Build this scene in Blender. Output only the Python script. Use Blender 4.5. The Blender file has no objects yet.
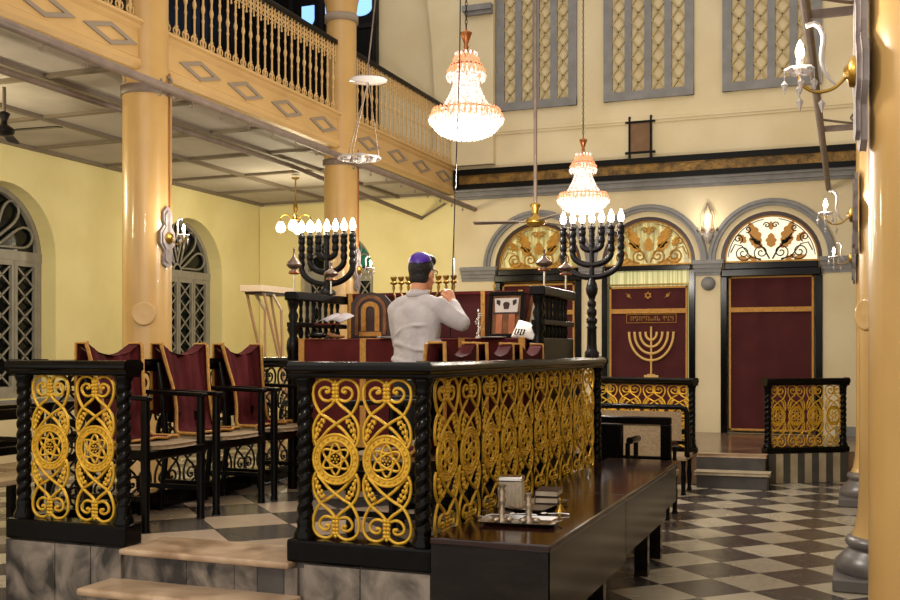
import bpy, math, random
from mathutils import Vector, Matrix
random.seed(7)
C = bpy.context.scene
COL = C.collection
PI = math.pi

# ------------------------------------------------------------ camera, world, exposure
cam = bpy.data.objects.new('camera', bpy.data.cameras.new('camera')); COL.objects.link(cam)
cam.location = (0, 0, 1.6)
cam.rotation_euler = (PI/2, 0, math.atan(400/1030))
cam.data.sensor_width = 36; cam.data.lens = 36*1030/900
cam.data.shift_y = 50/900
cam.data.clip_end = 200
C.camera = cam
W = bpy.data.worlds.new('world'); C.world = W; W.use_nodes = True
bg = W.node_tree.nodes['Background']; bg.inputs[0].default_value = (1.0, .93, .85, 1); bg.inputs[1].default_value = .75
C.view_settings.view_transform = 'Standard'; C.view_settings.look = 'None'
C.view_settings.exposure = 0.83; C.view_settings.gamma = 1.0; C.view_settings.use_curve_mapping = False
C.cycles.max_bounces = 6; C.cycles.sample_clamp_indirect = 4; C.cycles.sample_clamp_direct = 12
C.cycles.use_denoising = True
WARM = (1.0, .92, .81)
def lamp(name, loc, power, color=WARM, radius=.1, parent=None):
    d = bpy.data.lights.new(name, 'POINT'); d.energy = power; d.color = color; d.shadow_soft_size = radius
    o = bpy.data.objects.new(name, d); COL.objects.link(o); o.location = loc
    if parent: o.parent = parent
    return o

# ------------------------------------------------------------ materials
def lin(h):
    h = h.lstrip('#'); r = []
    for i in (0, 2, 4):
        v = int(h[i:i+2], 16)/255
        r.append(v/12.92 if v <= .04045 else ((v+.055)/1.055)**2.4)
    return (*r, 1)
def mat(name, col, rough=.6, metal=0, col2=None, scale=4, bump=0, bscale=None, emit=None, estr=0, coat=0, spec=.5, stretch=None, detail=5, distort=0, trans=0, alpha=1, ior=1.45):
    m = bpy.data.materials.new(name); m.use_nodes = True
    nt = m.node_tree; b = nt.nodes['Principled BSDF']
    b.inputs['Base Color'].default_value = lin(col)
    b.inputs['Roughness'].default_value = rough; b.inputs['Metallic'].default_value = metal
    b.inputs['Coat Weight'].default_value = coat; b.inputs['Specular IOR Level'].default_value = spec
    b.inputs['Transmission Weight'].default_value = trans; b.inputs['Alpha'].default_value = alpha; b.inputs['IOR'].default_value = ior
    if emit: b.inputs['Emission Color'].default_value = lin(emit); b.inputs['Emission Strength'].default_value = estr
    if col2 or bump:
        tc = nt.nodes.new('ShaderNodeTexCoord'); mp = nt.nodes.new('ShaderNodeMapping')
        nt.links.new(tc.outputs['Object'], mp.inputs[0])
        if stretch: mp.inputs['Scale'].default_value = stretch
        if col2:
            n = nt.nodes.new('ShaderNodeTexNoise'); n.inputs['Scale'].default_value = scale; n.inputs['Detail'].default_value = detail; n.inputs['Distortion'].default_value = distort
            r = nt.nodes.new('ShaderNodeValToRGB'); r.color_ramp.elements[0].position = .35; r.color_ramp.elements[1].position = .65
            r.color_ramp.elements[0].color = lin(col); r.color_ramp.elements[1].color = lin(col2)
            nt.links.new(mp.outputs[0], n.inputs['Vector']); nt.links.new(n.outputs[0], r.inputs[0]); nt.links.new(r.outputs[0], b.inputs['Base Color'])
        if bump:
            n = nt.nodes.new('ShaderNodeTexNoise'); n.inputs['Scale'].default_value = bscale or scale*6; n.inputs['Detail'].default_value = 4
            bp = nt.nodes.new('ShaderNodeBump'); bp.inputs['Strength'].default_value = bump; bp.inputs['Distance'].default_value = .02
            nt.links.new(mp.outputs[0], n.inputs['Vector']); nt.links.new(n.outputs[0], bp.inputs['Height']); nt.links.new(bp.outputs[0], b.inputs['Normal'])
    return m
def tile_mat(name, light, light2, dark, dark2, size, cx, cy, rough=.22):
    m = bpy.data.materials.new(name); m.use_nodes = True
    nt = m.node_tree; b = nt.nodes['Principled BSDF']; N = nt.nodes.new; L = nt.links.new
    tc = N('ShaderNodeTexCoord'); sp = N('ShaderNodeSeparateXYZ'); L(tc.outputs['Object'], sp.inputs[0])
    def mt(op, a, bb=None, c=None):
        n = N('ShaderNodeMath'); n.operation = op
        for i, v in enumerate((a, bb, c)):
            if v is None: continue
            if isinstance(v, (int, float)): n.inputs[i].default_value = v
            else: L(v, n.inputs[i])
        return n.outputs[0]
    x, y = sp.outputs[0], sp.outputs[1]
    p = mt('ADD', mt('DIVIDE', mt('SUBTRACT', mt('ADD', x, y), cx+cy), size), .5)
    q = mt('ADD', mt('DIVIDE', mt('SUBTRACT', mt('SUBTRACT', x, y), cx-cy), size), .5)
    i, j = mt('FLOOR', p), mt('FLOOR', q)
    par = mt('ABSOLUTE', mt('MODULO', mt('ADD', i, j), 2))
    par = mt('GREATER_THAN', par, .5)
    cb = N('ShaderNodeCombineXYZ'); L(i, cb.inputs[0]); L(j, cb.inputs[1])
    wn = N('ShaderNodeTexWhiteNoise'); L(cb.outputs[0], wn.inputs[0])
    ad = N('ShaderNodeVectorMath'); ad.operation = 'MULTIPLY_ADD'; L(wn.outputs['Color'], ad.inputs[0]); ad.inputs[1].default_value = (9, 9, 9); L(tc.outputs['Object'], ad.inputs[2])
    no = N('ShaderNodeTexNoise'); no.inputs['Scale'].default_value = 3.5; no.inputs['Detail'].default_value = 8; no.inputs['Distortion'].default_value = 1.2; L(ad.outputs[0], no.inputs['Vector'])
    f = mt('ADD', mt('MULTIPLY', wn.outputs['Value'], .55), mt('MULTIPLY', mt('SUBTRACT', no.outputs[0], .3), 1.2))
    def mix(fac, c1, c2):
        n = N('ShaderNodeMix'); n.data_type = 'RGBA'; n.clamp_factor = True
        L(fac, n.inputs['Factor'])
        for k, v in ((6, c1), (7, c2)):
            if isinstance(v, str): n.inputs[k].default_value = lin(v)
            else: L(v, n.inputs[k])
        return n.outputs[2]
    col = mix(par, mix(f, light, light2), mix(f, dark, dark2))
    def edge(v):
        fr = mt('FRACT', v); return mt('LESS_THAN', mt('MINIMUM', fr, mt('SUBTRACT', 1, fr)), .008)
    col = mix(mt('MAXIMUM', edge(p), edge(q)), col, '#4a4238')
    L(col, b.inputs['Base Color']); 
    rr = mt('ADD', mt('MULTIPLY', no.outputs[0], .25), rough-.1); L(rr, b.inputs['Roughness'])
    return m
M = {}
M['plaster_yellow'] = mat('plaster_yellow', '#e4d7a0', .75, col2='#dccd93', scale=1.5, bump=.08, bscale=30)
M['plaster_cream'] = mat('plaster_cream', '#d4c5a2', .75, col2='#cab993', scale=1.3, bump=.08, bscale=25)
M['plaster_grey'] = mat('plaster_grey', '#b5a78c', .75, col2='#ab9c80', scale=2)
M['column'] = mat('column_paint', '#bb965c', .35, col2='#b38e55', scale=2.5, coat=.4)
M['fascia'] = mat('fascia_paint', '#c4a068', .5, col2='#bb9760', scale=2)
M['grey'] = mat('grey_trim', '#82807f', .55, col2='#757371', scale=6)
M['lattice_tan'] = mat('tan_lattice', '#b09c6c', .7)  # tan darker than the wall, so the crossed bars read
M['basestone'] = mat('dark_grey_stone', '#66605d', .3, col2='#57514e', scale=5)
M['greymould'] = mat('grey_brown_moulding', '#8a7b6a', .6)
M['pipe'] = mat('pipe_paint', '#7d6c60', .5, col2='#6e5e54', scale=8)
M['ceiling'] = mat('ceiling_boards', '#b3aaa2', .7, col2='#a39a92', scale=1.5)
M['batten'] = mat('batten', '#75695a', .6)
M['black'] = mat('black_lacquer', '#050404', .16, spec=.16, col2='#0a0807', scale=20)
M['blackwood'] = mat('carved_black_wood', '#080605', .28, spec=.15, col2='#0e0b0a', scale=20)
M['menorah'] = mat('menorah_dark', '#0f0c0d', .33, spec=.22, col2='#1a1617', scale=20)
M['gold'] = mat('gilded_iron', '#d8ab30', .38, metal=.3, col2='#c29422', scale=25, bump=.2, bscale=120)
M['goldflat'] = mat('gold_ornament', '#b8862c', .5, metal=.3, col2='#9a6d20', scale=12)
M['darkscroll'] = mat('dark_scroll_iron', '#2a2014', .45, metal=.3)
M['brass'] = mat('brass', '#a8843a', .3, metal=.9)
M['silver'] = mat('silver', '#d4cfc8', .2, metal=1)
M['tin'] = mat('old_silver', '#a39482', .35, metal=.85)
M['darksilver'] = mat('tarnished_silver', '#76645a', .35, metal=.8)
M['maroon'] = mat('maroon_velvet', spec=.08, col='#521e20', rough=.8, col2='#421618', scale=5, bump=.15, bscale=10)
M['curtain'] = mat('maroon_curtain', spec=.08, col='#4f2828', rough=.9, col2='#462324', scale=3)
M['red'] = mat('red_velvet', spec=.08, col='#5a2322', rough=.85, col2='#4d1e1e', scale=6)
M['trimgold'] = mat('gold_braid', '#c08b3c', .6, col2='#a87530', scale=40, bump=.4, bscale=80)
M['palegold'] = mat('pale_gold_thread', '#c9a25e', .6)
M['cane'] = mat('woven_cane', '#a08a6c', .6, col2='#8b7355', scale=60, bump=.3, bscale=200)
M['marble_wall'] = mat('grey_marble', '#2d2926', .3, col2='#8d8175', scale=2.6, distort=1.6, detail=12, stretch=(1.5, 1.5, 1.1))
M['marble_tread'] = mat('beige_marble', '#bba184', .28, col2='#84684e', distort=2, scale=1.6, detail=8)
M['marble_dark'] = mat('dark_marble', '#3d3a38', .35, col2='#4d4945', scale=5)
M['marble_light'] = mat('light_marble', '#b5a68a', .4, col2='#9c8d72', scale=6)
M['tabletop'] = mat('red_brown_polish', '#1f0d09', .12, spec=.5, col2='#2c130d', scale=3, stretch=(4, .6, 1))
M['tableside'] = mat('dark_polish', '#120d0a', .18, spec=.3, col2='#1f1814', scale=4, stretch=(.6, 1, 3))
M['shutter'] = mat('shutter_paint', '#8f8a80', .5, col2='#827d73', scale=6)
M['night'] = mat('night_glass', '#0d1112', .12)
M['blueglass'] = mat('blue_glass', '#6f9fe0', .3, emit='#7fb0f0', estr=.9)
M['greenglass'] = mat('green_glass', '#0c5a46', .2, emit='#0f6a50', estr=.25)
M['backlit'] = mat('backlit_glass', '#ece3b8', .4, emit='#fff4d8', estr=.40)
M['goldlit'] = mat('backlit_gold_glass', '#83721c', .3, col2='#ece29a', scale=6, stretch=(3, 1, .5), detail=2, emit='#d8d098', estr=.12)
M['stripes'] = mat('niche_glow_stripes', '#8d8a40', .6, col2='#f0eab8', scale=9, stretch=(4, 1, .05), detail=0, emit='#e8e0a0', estr=.25)  # lit niche interior: its striped light painted as colour and glow
M['panelbrown'] = mat('tooled_bronze', '#86652e', .34, metal=.45, col2='#4f3a1a', scale=9, bump=.5, bscale=30)
M['blackpaint'] = mat('black_paint', '#0b0a08', .35, spec=.15)
M['brownframe'] = mat('brown_board', '#7a5a3a', .6, col2='#6b4d30', scale=6)
M['bulb'] = mat('lit_bulb', '#ffffff', .3, emit='#ffe6c4', estr=14)
M['shade'] = mat('lit_glass_shade', '#ffffff', .3, emit='#fff0c0', estr=5)
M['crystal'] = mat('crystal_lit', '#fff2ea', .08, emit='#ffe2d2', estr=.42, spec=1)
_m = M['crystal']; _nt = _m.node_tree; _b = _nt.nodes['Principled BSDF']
_n = _nt.nodes.new('ShaderNodeTexNoise'); _n.inputs['Scale'].default_value = 38; _n.inputs['Detail'].default_value = 1  # noise paints the sparkle of the crystals into their emission
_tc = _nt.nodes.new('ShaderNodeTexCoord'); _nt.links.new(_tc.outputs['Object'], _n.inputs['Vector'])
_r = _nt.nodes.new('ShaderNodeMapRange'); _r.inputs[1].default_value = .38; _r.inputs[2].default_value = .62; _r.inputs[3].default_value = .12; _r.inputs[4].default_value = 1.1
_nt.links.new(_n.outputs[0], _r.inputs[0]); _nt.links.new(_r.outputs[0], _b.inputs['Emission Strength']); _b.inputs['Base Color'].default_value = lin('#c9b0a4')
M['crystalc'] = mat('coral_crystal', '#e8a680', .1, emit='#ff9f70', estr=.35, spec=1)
M['clear'] = mat('clear_crystal', '#cfc8c4', .08, trans=.5, spec=.8)
M['page'] = mat('book_page', '#7f7678', .7)
M['copper'] = mat('rose_brass', '#a8683c', .3, metal=.8)
M['sconcewood'] = mat('sconce_board', '#8f8480', .5, col2='#7d726e', scale=10)
M['skin'] = mat('skin', '#c88a66', .55)
M['hair'] = mat('dark_hair', '#120d0b', .6, bump=.5, bscale=60)
M['kippa'] = mat('purple_satin', '#4a1f9a', .35, col2='#3a1785', scale=8)
M['shirt'] = mat('grey_shirt', '#bcb4b4', .8, col2='#afa8a9', scale=8, bump=1.0, bscale=9)
M['trouser'] = mat('black_trousers', '#17161a', .8)
M['white'] = mat('white_paper', '#d9d2cc', .7)
M['orange'] = mat('orange_scroll', '#c07a52', .6, col2='#a4603c', scale=8)
M['ivory'] = mat('ivory_box', '#cfc2ae', .45, col2='#bdae98', scale=12)
M['tanwood'] = mat('carved_tan_wood', '#8a5526', .45, col2='#5f3817', scale=14)
M['darkwood'] = mat('dark_brown_wood', '#3a2015', .4, col2='#2c170f', scale=8)
M['beige'] = mat('beige_board', '#cdb79a', .6)
M['legwood'] = mat('brown_leg', '#a07c58', .6)
M['leafgold'] = mat('amber_leaf', '#b9802e', .5)
M['daisbrown'] = mat('dais_streaks', '#7d6350', .18, col2='#5b4436', scale=2, stretch=(.4, 3, 1))  # brown streaks paint the streaky reflection on the polished dais
M['floor'] = tile_mat('floor_tiles', '#b9ae98', '#8e8370', '#4c4643', '#37302f', .6, -.607, 7.98)
M['bimahfloor'] = tile_mat('bimah_tiles', '#b8a28a', '#93806c', '#57504a', '#403a36', .66, -2.95, 5.0, .2)

# ------------------------------------------------------------ mesh builder
class MB:
    def __init__(s): s.v = []; s.f = []; s.sm = []; s.mi = []; s.M = Matrix.Identity(4); s.cur = 0
    def add(s, vs, fs, smooth=False):
        n = len(s.v); s.v += [tuple(s.M @ Vector(v)) for v in vs]
        s.f += [[i+n for i in f] for f in fs]; s.sm += [smooth]*len(fs); s.mi += [s.cur]*len(fs)
        return s
    def bx(s, x0, x1, y0, y1, z0, z1):
        v = [(x, y, z) for z in (z0, z1) for y in (y0, y1) for x in (x0, x1)]
        return s.add(v, [(0, 2, 3, 1), (4, 5, 7, 6), (0, 1, 5, 4), (2, 6, 7, 3), (0, 4, 6, 2), (1, 3, 7, 5)])
    def beam(s, a, b, w, h, up=(0, 0, 1)):
        a, b = Vector(a), Vector(b); d = (b-a); L = d.length; d.normalize()
        u = Vector(up); sx = d.cross(u)
        if sx.length < 1e-4: sx = Vector((1, 0, 0))
        sx.normalize(); uz = sx.cross(d)
        v = [a+d*t*L+sx*i*w/2+uz*k*h/2 for k in (-1, 1) for t in (0, 1) for i in (-1, 1)]
        return s.add(v, [(0, 2, 3, 1), (4, 5, 7, 6), (0, 1, 5, 4), (2, 6, 7, 3), (0, 4, 6, 2), (1, 3, 7, 5)])
    def tube(s, pts, r, seg=8, closed=False, flat=None):
        pts = [Vector(p) for p in pts]; n = len(pts)
        rs = r if isinstance(r, (list, tuple)) else [r]*n
        t0 = (pts[1]-pts[0]).normalized(); up = Vector((0, 0, 1)) if abs(t0.z) < .9 else Vector((1, 0, 0))
        if flat: up = Vector(flat)
        nrm = t0.cross(up).normalized(); vs = []
        for i in range(n):
            if closed: t = pts[(i+1) % n]-pts[i-1]
            else: t = pts[min(i+1, n-1)]-pts[max(i-1, 0)]
            t.normalize()
            nrm = (nrm-t*nrm.dot(t)); nrm.normalize(); b = t.cross(nrm)
            for k in range(seg):
                a = 2*PI*k/seg; vs.append(pts[i]+(nrm*math.cos(a)+b*math.sin(a))*rs[i])
        fs = []
        for i in range(n if closed else n-1):
            for k in range(seg):
                j = (i+1) % n; fs.append((i*seg+k, i*seg+(k+1) % seg, j*seg+(k+1) % seg, j*seg+k))
        s.add(vs, fs, True)
        if not closed: s.add(vs[:seg], [tuple(range(seg-1, -1, -1))]); s.add(vs[-seg:], [tuple(range(seg))])
        return s
    def lathe(s, prof, c=(0, 0, 0), seg=16, smooth=True):
        vs = []; fs = []; n = len(prof)
        for r, z in prof:
            for k in range(seg):
                a = 2*PI*k/seg; vs.append((c[0]+max(r, 1e-4)*math.cos(a), c[1]+max(r, 1e-4)*math.sin(a), c[2]+z))
        for i in range(n-1):
            for k in range(seg): fs.append((i*seg+k, i*seg+(k+1) % seg, (i+1)*seg+(k+1) % seg, (i+1)*seg+k))
        s.add(vs, fs, smooth)
        s.add(vs[:seg], [tuple(range(seg-1, -1, -1))]); s.add(vs[-seg:], [tuple(range(seg))])
        return s
    def prism(s, poly, d0, d1, ax='y'):
        """polygon in 2D extruded: ax y -> (x,z) plane; ax x -> (y,z); ax z -> (x,y)"""
        f = {'y': lambda a, b, d: (a, d, b), 'x': lambda a, b, d: (d, a, b), 'z': lambda a, b, d: (a, b, d)}[ax]
        n = len(poly); v = [f(a, b, d0) for a, b in poly]+[f(a, b, d1) for a, b in poly]
        fs = [tuple(range(n)), tuple(range(2*n-1, n-1, -1))]+[(i, (i+1) % n, n+(i+1) % n, n+i) for i in range(n)]
        return s.add(v, fs)
    def ball(s, c, r, seg=12, rings=8):
        r = (r, r, r) if not isinstance(r, (list, tuple)) else r
        vs = []; fs = []
        for i in range(rings+1):
            p = PI*i/rings
            for k in range(seg):
                a = 2*PI*k/seg; q = max(math.sin(p), 1e-4)
                vs.append((c[0]+r[0]*q*math.cos(a), c[1]+r[1]*q*math.sin(a), c[2]-r[2]*math.cos(p)))
        for i in range(rings):
            for k in range(seg): fs.append((i*seg+k, i*seg+(k+1) % seg, (i+1)*seg+(k+1) % seg, (i+1)*seg+k))
        return s.add(vs, fs, True)
    def octa(s, c, w, h):
        x, y, z = c
        return s.add([(x+w, y, z), (x, y+w, z), (x-w, y, z), (x, y-w, z), (x, y, z+h*.45), (x, y, z-h)], [(0, 1, 4), (1, 2, 4), (2, 3, 4), (3, 0, 4), (1, 0, 5), (2, 1, 5), (3, 2, 5), (0, 3, 5)])
    def build(s, name, m, parent=None, bevel=0, loc=None):
        me = bpy.data.meshes.new(name); me.from_pydata(s.v, [], s.f); 
        ms = m if isinstance(m, (list, tuple)) else [m]
        for x in ms: me.materials.append(M[x])
        me.polygons.foreach_set('use_smooth', s.sm); me.polygons.foreach_set('material_index', s.mi); me.update()
        o = bpy.data.objects.new(name, me); COL.objects.link(o)
        if parent: o.parent = parent
        if loc: o.location = loc
        if bevel:
            b = o.modifiers.new('bevel', 'BEVEL'); b.width = bevel; b.segments = 2; b.limit_method = 'ANGLE'
        return o
def spl(pts, n=6, closed=False):
    """Catmull-Rom through points"""
    P = [Vector(p) for p in pts]; out = []; m = len(P)
    g = (lambda i: P[i % m]) if closed else (lambda i: P[max(0, min(m-1, i))])
    for i in range(m if closed else m-1):
        p0, p1, p2, p3 = g(i-1), g(i), g(i+1), g(i+2)
        for k in range(n):
            t = k/n
            out.append(.5*((2*p1)+(-p0+p2)*t+(2*p0-5*p1+4*p2-p3)*t*t+(-p0+3*p1-3*p2+p3)*t**3))
    if not closed: out.append(P[-1])
    return out
def thing(name, label, cat, loc=(0, 0, 0), rz=0, group=None):
    o = bpy.data.objects.new(name, None); COL.objects.link(o); o.empty_display_size = .1
    o.location = loc; o.rotation_euler = (0, 0, rz); o['label'] = label; o['category'] = cat
    if group: o['group'] = group
    return o
def tag(o, label, cat, group=None, kind=None):
    o['label'] = label; o['category'] = cat
    if group: o['group'] = group
    if kind: o['kind'] = kind
    return o
def struct(o, label=None):
    o['kind'] = 'structure'
    if label: o['label'] = label
    return o
def dup(o, parent=None, loc=None, rz=None, label=None, group=None):
    c = o.copy(); COL.objects.link(c)
    if parent: c.parent = parent
    if loc is not None: c.location = loc
    if rz is not None: c.rotation_euler = (0, 0, rz)
    if label: c['label'] = label
    if group: c['group'] = group
    for ch in [k for k in list(COL.objects) if k.parent == o]: dup(ch, c)
    return c

# ------------------------------------------------------------ floor, dais, platform
ZP = .51
struct(MB().bx(-9.8, 4.2, -1.0, 15.87, -.1, 0).build('floor', 'floor'), 'polished floor of light and dark diamond tiles')
dais = MB().prism([(.6, 13.6), (-.06, 13.46), (-.92, 12.87), (-.92, 12.55), (-1.68, 12.5), (-2.98, 12.98), (-5.9, 12.98), (-5.9, 15.86), (.6, 15.86)], .001, .36, 'z').build('dais_floor', 'daisbrown')
struct(dais, 'raised brown polished dais below the curtained arches')
st = MB()
st.prism([(-.88, 12.25), (-1.66, 12.20), (-1.68, 12.44), (-.90, 12.49), (-.88, 12.49)], .002, .155, 'z')
o = st.build('dais_step', 'marble_dark'); struct(o, 'low dark marble step up to the dais')
o2 = MB().prism([(-.86, 12.22), (-1.68, 12.17), (-1.68, 12.44), (-.86, 12.49)], .155, .19, 'z').build('dais_step_tread', 'marble_light', o, bevel=.012)
MB().prism([(-.91, 12.52), (-1.69, 12.47), (-1.69, 12.6), (-.91, 12.65)], .335, .375, 'z').build('dais_nosing', 'marble_tread', o, bevel=.01)
MB().prism([(-.925, 12.51), (-1.70, 12.46), (-1.70, 12.49), (-.925, 12.54)], .002, .335, 'z').build('riser', 'marble_dark', dais)
# striped base under the right dais rail
sb = MB(); a = Vector((-.93, 12.87)); b = Vector((-.06, 13.455)); n_ = 11
d = (b-a).normalized(); q = Vector((d.y, -d.x))
for i in range(n_):
    sb.cur = i % 2
    p0, p1 = a+(b-a)*i/n_, a+(b-a)*(i+1)/n_
    sb.prism([tuple(p0+q*.05), tuple(p1+q*.05), tuple(p1-q*.0), tuple(p0-q*.0)], .003, .355, 'z')
struct(sb.build('trim_1', ['marble_dark', 'marble_light']), 'striped black and cream marble base below the right dais rail')

bp = MB().bx(-4.56, -1.90, 4.66, 8.62, .001, ZP-.03)
bp = bp.build('bimah_platform', 'marble_wall'); struct(bp, 'raised marble reading platform')
MB().bx(-4.56, -1.90, 4.66, 8.62, ZP-.03, ZP).build('platform_floor', 'bimahfloor', bp)
MB().bx(-3.72, -2.66, 4.58, 5.0, ZP-.028, ZP+.006).build('platform_nosing', 'marble_tread', bp, bevel=.012)
rs = MB()
for i, x in enumerate([-3.69, -3.32, -3.02, -2.88, -2.72]):
    rs.cur = 1 if i == 3 else 0
    x1 = [-3.69, -3.32, -3.02, -2.88, -2.72, -2.64][i+1]
    rs.bx(x+.002, x1-.002, 4.64, 4.665, .34, ZP-.03)
rs.build('riser_slab', ['marble_wall', 'marble_dark'], bp)
fs = MB()
for x0, x1 in ((-4.56, -4.2), (-4.2, -3.95), (-3.95, -3.74), (-2.60, -2.28), (-2.28, -1.90)): fs.bx(x0+.003, x1-.003, 4.63, 4.665, .004, ZP-.005)
fs.build('facing_slab', 'marble_wall', bp)
stp = thing('marble_step', 'lower beige marble step at the entrance of the railed platform', 'step', (-3.22, 4.5, 0))
MB().bx(-.56, .56, -.1, .155, .001, .30).build('riser', 'marble_wall', stp)
MB().bx(-.60, .60, -.14, .158, .30, .34).build('tread', 'marble_tread', stp, bevel=.015)
stp2 = thing('marble_step', 'lowest marble step in front of the platform entrance, mostly below the picture', 'step', (-3.22, 4.5, 0))
MB().bx(-.60, .60, -.45, -.105, .001, .13).build('riser', 'marble_wall', stp2)
MB().bx(-.63, .63, -.48, -.145, .13, .17).build('tread', 'marble_tread', stp2, bevel=.015)

# ------------------------------------------------------------ walls with arched openings
def arch_wall(mb, f, u0, u1, z0, z1, ops, depth, seg=20):
    def quad(a, b, c, d): mb.add([f(*a), f(*b), f(*c), f(*d)], [(0, 1, 2, 3)])
    cur = u0
    for (cu, r, zs, zb) in sorted(ops):
        quad((cur, z0, 0), (cu-r, z0, 0), (cu-r, z1, 0), (cur, z1, 0))
        if zb > z0: quad((cu-r, z0, 0), (cu+r, z0, 0), (cu+r, zb, 0), (cu-r, zb, 0)); quad((cu-r, zb, 0), (cu+r, zb, 0), (cu+r, zb, depth), (cu-r, zb, depth))
        pts = [(cu-r*math.cos(PI*k/seg), zs+r*math.sin(PI*k/seg)) for k in range(seg+1)]
        for p, q in zip(pts, pts[1:]):
            quad((p[0], p[1], 0), (q[0], q[1], 0), (q[0], z1, 0), (p[0], z1, 0))
            quad((p[0], p[1], 0), (p[0], p[1], depth), (q[0], q[1], depth), (q[0], q[1], 0))
        for x in (cu-r, cu+r): quad((x, zb, 0), (x, zs, 0), (x, zs, depth), (x, zb, depth))
        cur = cu+r
    quad((cur, z0, 0), (u1, z0, 0), (u1, z1, 0), (cur, z1, 0))
BW = 15.87
DC = [-4.66, -2.90, -1.09]; DR = .72; SPR = 2.93
ops = [(-8.26, .70, 2.93, .98)]+[(x, DR, SPR, .36) for x in DC]
mb = MB(); arch_wall(mb, lambda u, z, d: (u, BW+d, z), -9.8, 4.2, 0, 4.6, ops, .45)
mb.cur = 1
mb.bx(-9.8, 4.2, BW+.46, BW+.5, 0, 4.6)
wb = struct(mb.build('wall_back', ['plaster_cream', 'plaster_grey']), 'cream plastered end wall with three arched niches')
mb = MB().bx(-9.8, 4.2, BW, BW+.3, 4.6, 9.2); struct(mb.build('wall_back_upper', 'plaster_cream'), 'upper part of the cream end wall')
# yellower paint of the aisle portion of the end wall
mb = MB(); arch_wall(mb, lambda u, z, d: (u, BW-.02+d, z), -9.79, -6.1, 0, 4.14, [(-8.26, .70, 2.93, .98)], .02)
mb.bx(-6.1, -6.09, BW-.02, BW, 0, 4.14)
struct(mb.build('wall_back_aisle', 'plaster_yellow'), 'yellow end wall of the left aisle')
LWX = -9.8; LC = [2.22, 6.09, 9.95, 13.83]; LR = .87; LS = 2.83
mb = MB(); arch_wall(mb, lambda u, z, d: (LWX-d, u, z), -1, BW, 0, 4.18, [(y, LR, LS, .98) for y in LC], .34)
mb.bx(LWX-.42, LWX-.36, -1, BW, 0, 4.18)
struct(mb.build('wall_left', 'plaster_yellow'), 'yellow plastered left wall with deep arched windows')
struct(MB().bx(LWX-.3, LWX, -1, BW, 4.18, 9.2).build('wall_left_upper', 'plaster_cream'), 'left wall above the gallery')
struct(MB().bx(4.2, 4.4, -1, BW, 0, 9.2).build('wall_right', 'plaster_yellow'), 'right aisle wall')
struct(MB().bx(-9.78, -9.765, -1, BW-.03, .0, .95).build('baseboard_left', 'plaster_cream'))
struct(MB().bx(-9.78, -9.74, -1, BW-.03, .93, .975).build('trim_2', 'grey'))
struct(MB().bx(-.2, 4.2, BW-.03, BW, .0, .5).build('baseboard_back', 'grey'))

# gallery slabs, ceilings, fascias
def gallery(sign, xe, xw, tagn):
    x0, x1 = sorted((xe, xw))
    g = struct(MB().bx(x0, x1, -1, BW, 4.20, 4.5).build('ceiling_'+tagn, 'ceiling'), 'panelled ceiling under the '+tagn+' gallery')
    n = 0
    for k in range(4):
        x = xe+(xw-xe)*[.27, .61, .985, .02][k]
        MB().bx(x-.035, x+.035, -1, BW, 4.155, 4.20).build('batten', 'batten', g)
    y = .9
    while y < BW:
        MB().bx(x0, x1, y-.035, y+.035, 4.165, 4.20).build('batten', 'batten', g); y += 1.355
    return g
gl = gallery(-1, -6.1, -9.8, 'left')
gr_ = gallery(1, .45, 4.2, 'right')
def fascia(x, sgn, tagn):
    # profile in (x,z), bulging mouldings; extruded along Y
    P = [(0, 4.16), (sgn*.03, 4.16), (sgn*.05, 4.20), (sgn*.05, 4.25), (sgn*.02, 4.27), (sgn*.02, 4.51), (sgn*.05, 4.54), (sgn*.05, 4.57), (sgn*.08, 4.585), (sgn*.08, 4.61), (-sgn*.1, 4.61), (-sgn*.1, 4.16)]
    mb = MB()
    v = [(x+a, y, z) for y in (-1, BW-.001) for a, z in P]; n = len(P)
    mb.add(v, [tuple(range(n)), tuple(range(2*n-1, n-1, -1))]+[(i, (i+1) % n, n+(i+1) % n, n+i) for i in range(n)])
    o = struct(mb.build('gallery_front_'+tagn, 'fascia'), 'ochre front band of the '+tagn+' gallery with grey diamonds')
    return o
fl = fascia(-6.08, 1, 'left')
for y in [3.2, 4.14, 4.96, 5.76, 6.56, 7.36, 8.70, 9.53, 10.40, 11.28, 12.57, 13.52, 14.41, 15.32]:
    mb = MB(); w, h = .355, .10
    pts = [(-w, 0), (0, h), (w, 0), (0, -h)]
    s_ = .62
    inn = [(a*s_, b*s_) for a, b in pts]
    X0, X1 = -6.062, -6.045
    for (p, q, r_, t_) in [(pts[i], pts[(i+1) % 4], inn[(i+1) % 4], inn[i]) for i in range(4)]:
        mb.prism([(p[0], p[1]), (q[0], q[1]), (r_[0], r_[1]), (t_[0], t_[1])], X0, X1, 'x')
    mb.build('diamond_moulding', 'greymould', fl, loc=(0, y, 4.385))
fr_ = fascia(.43, -1, 'right')
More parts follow.
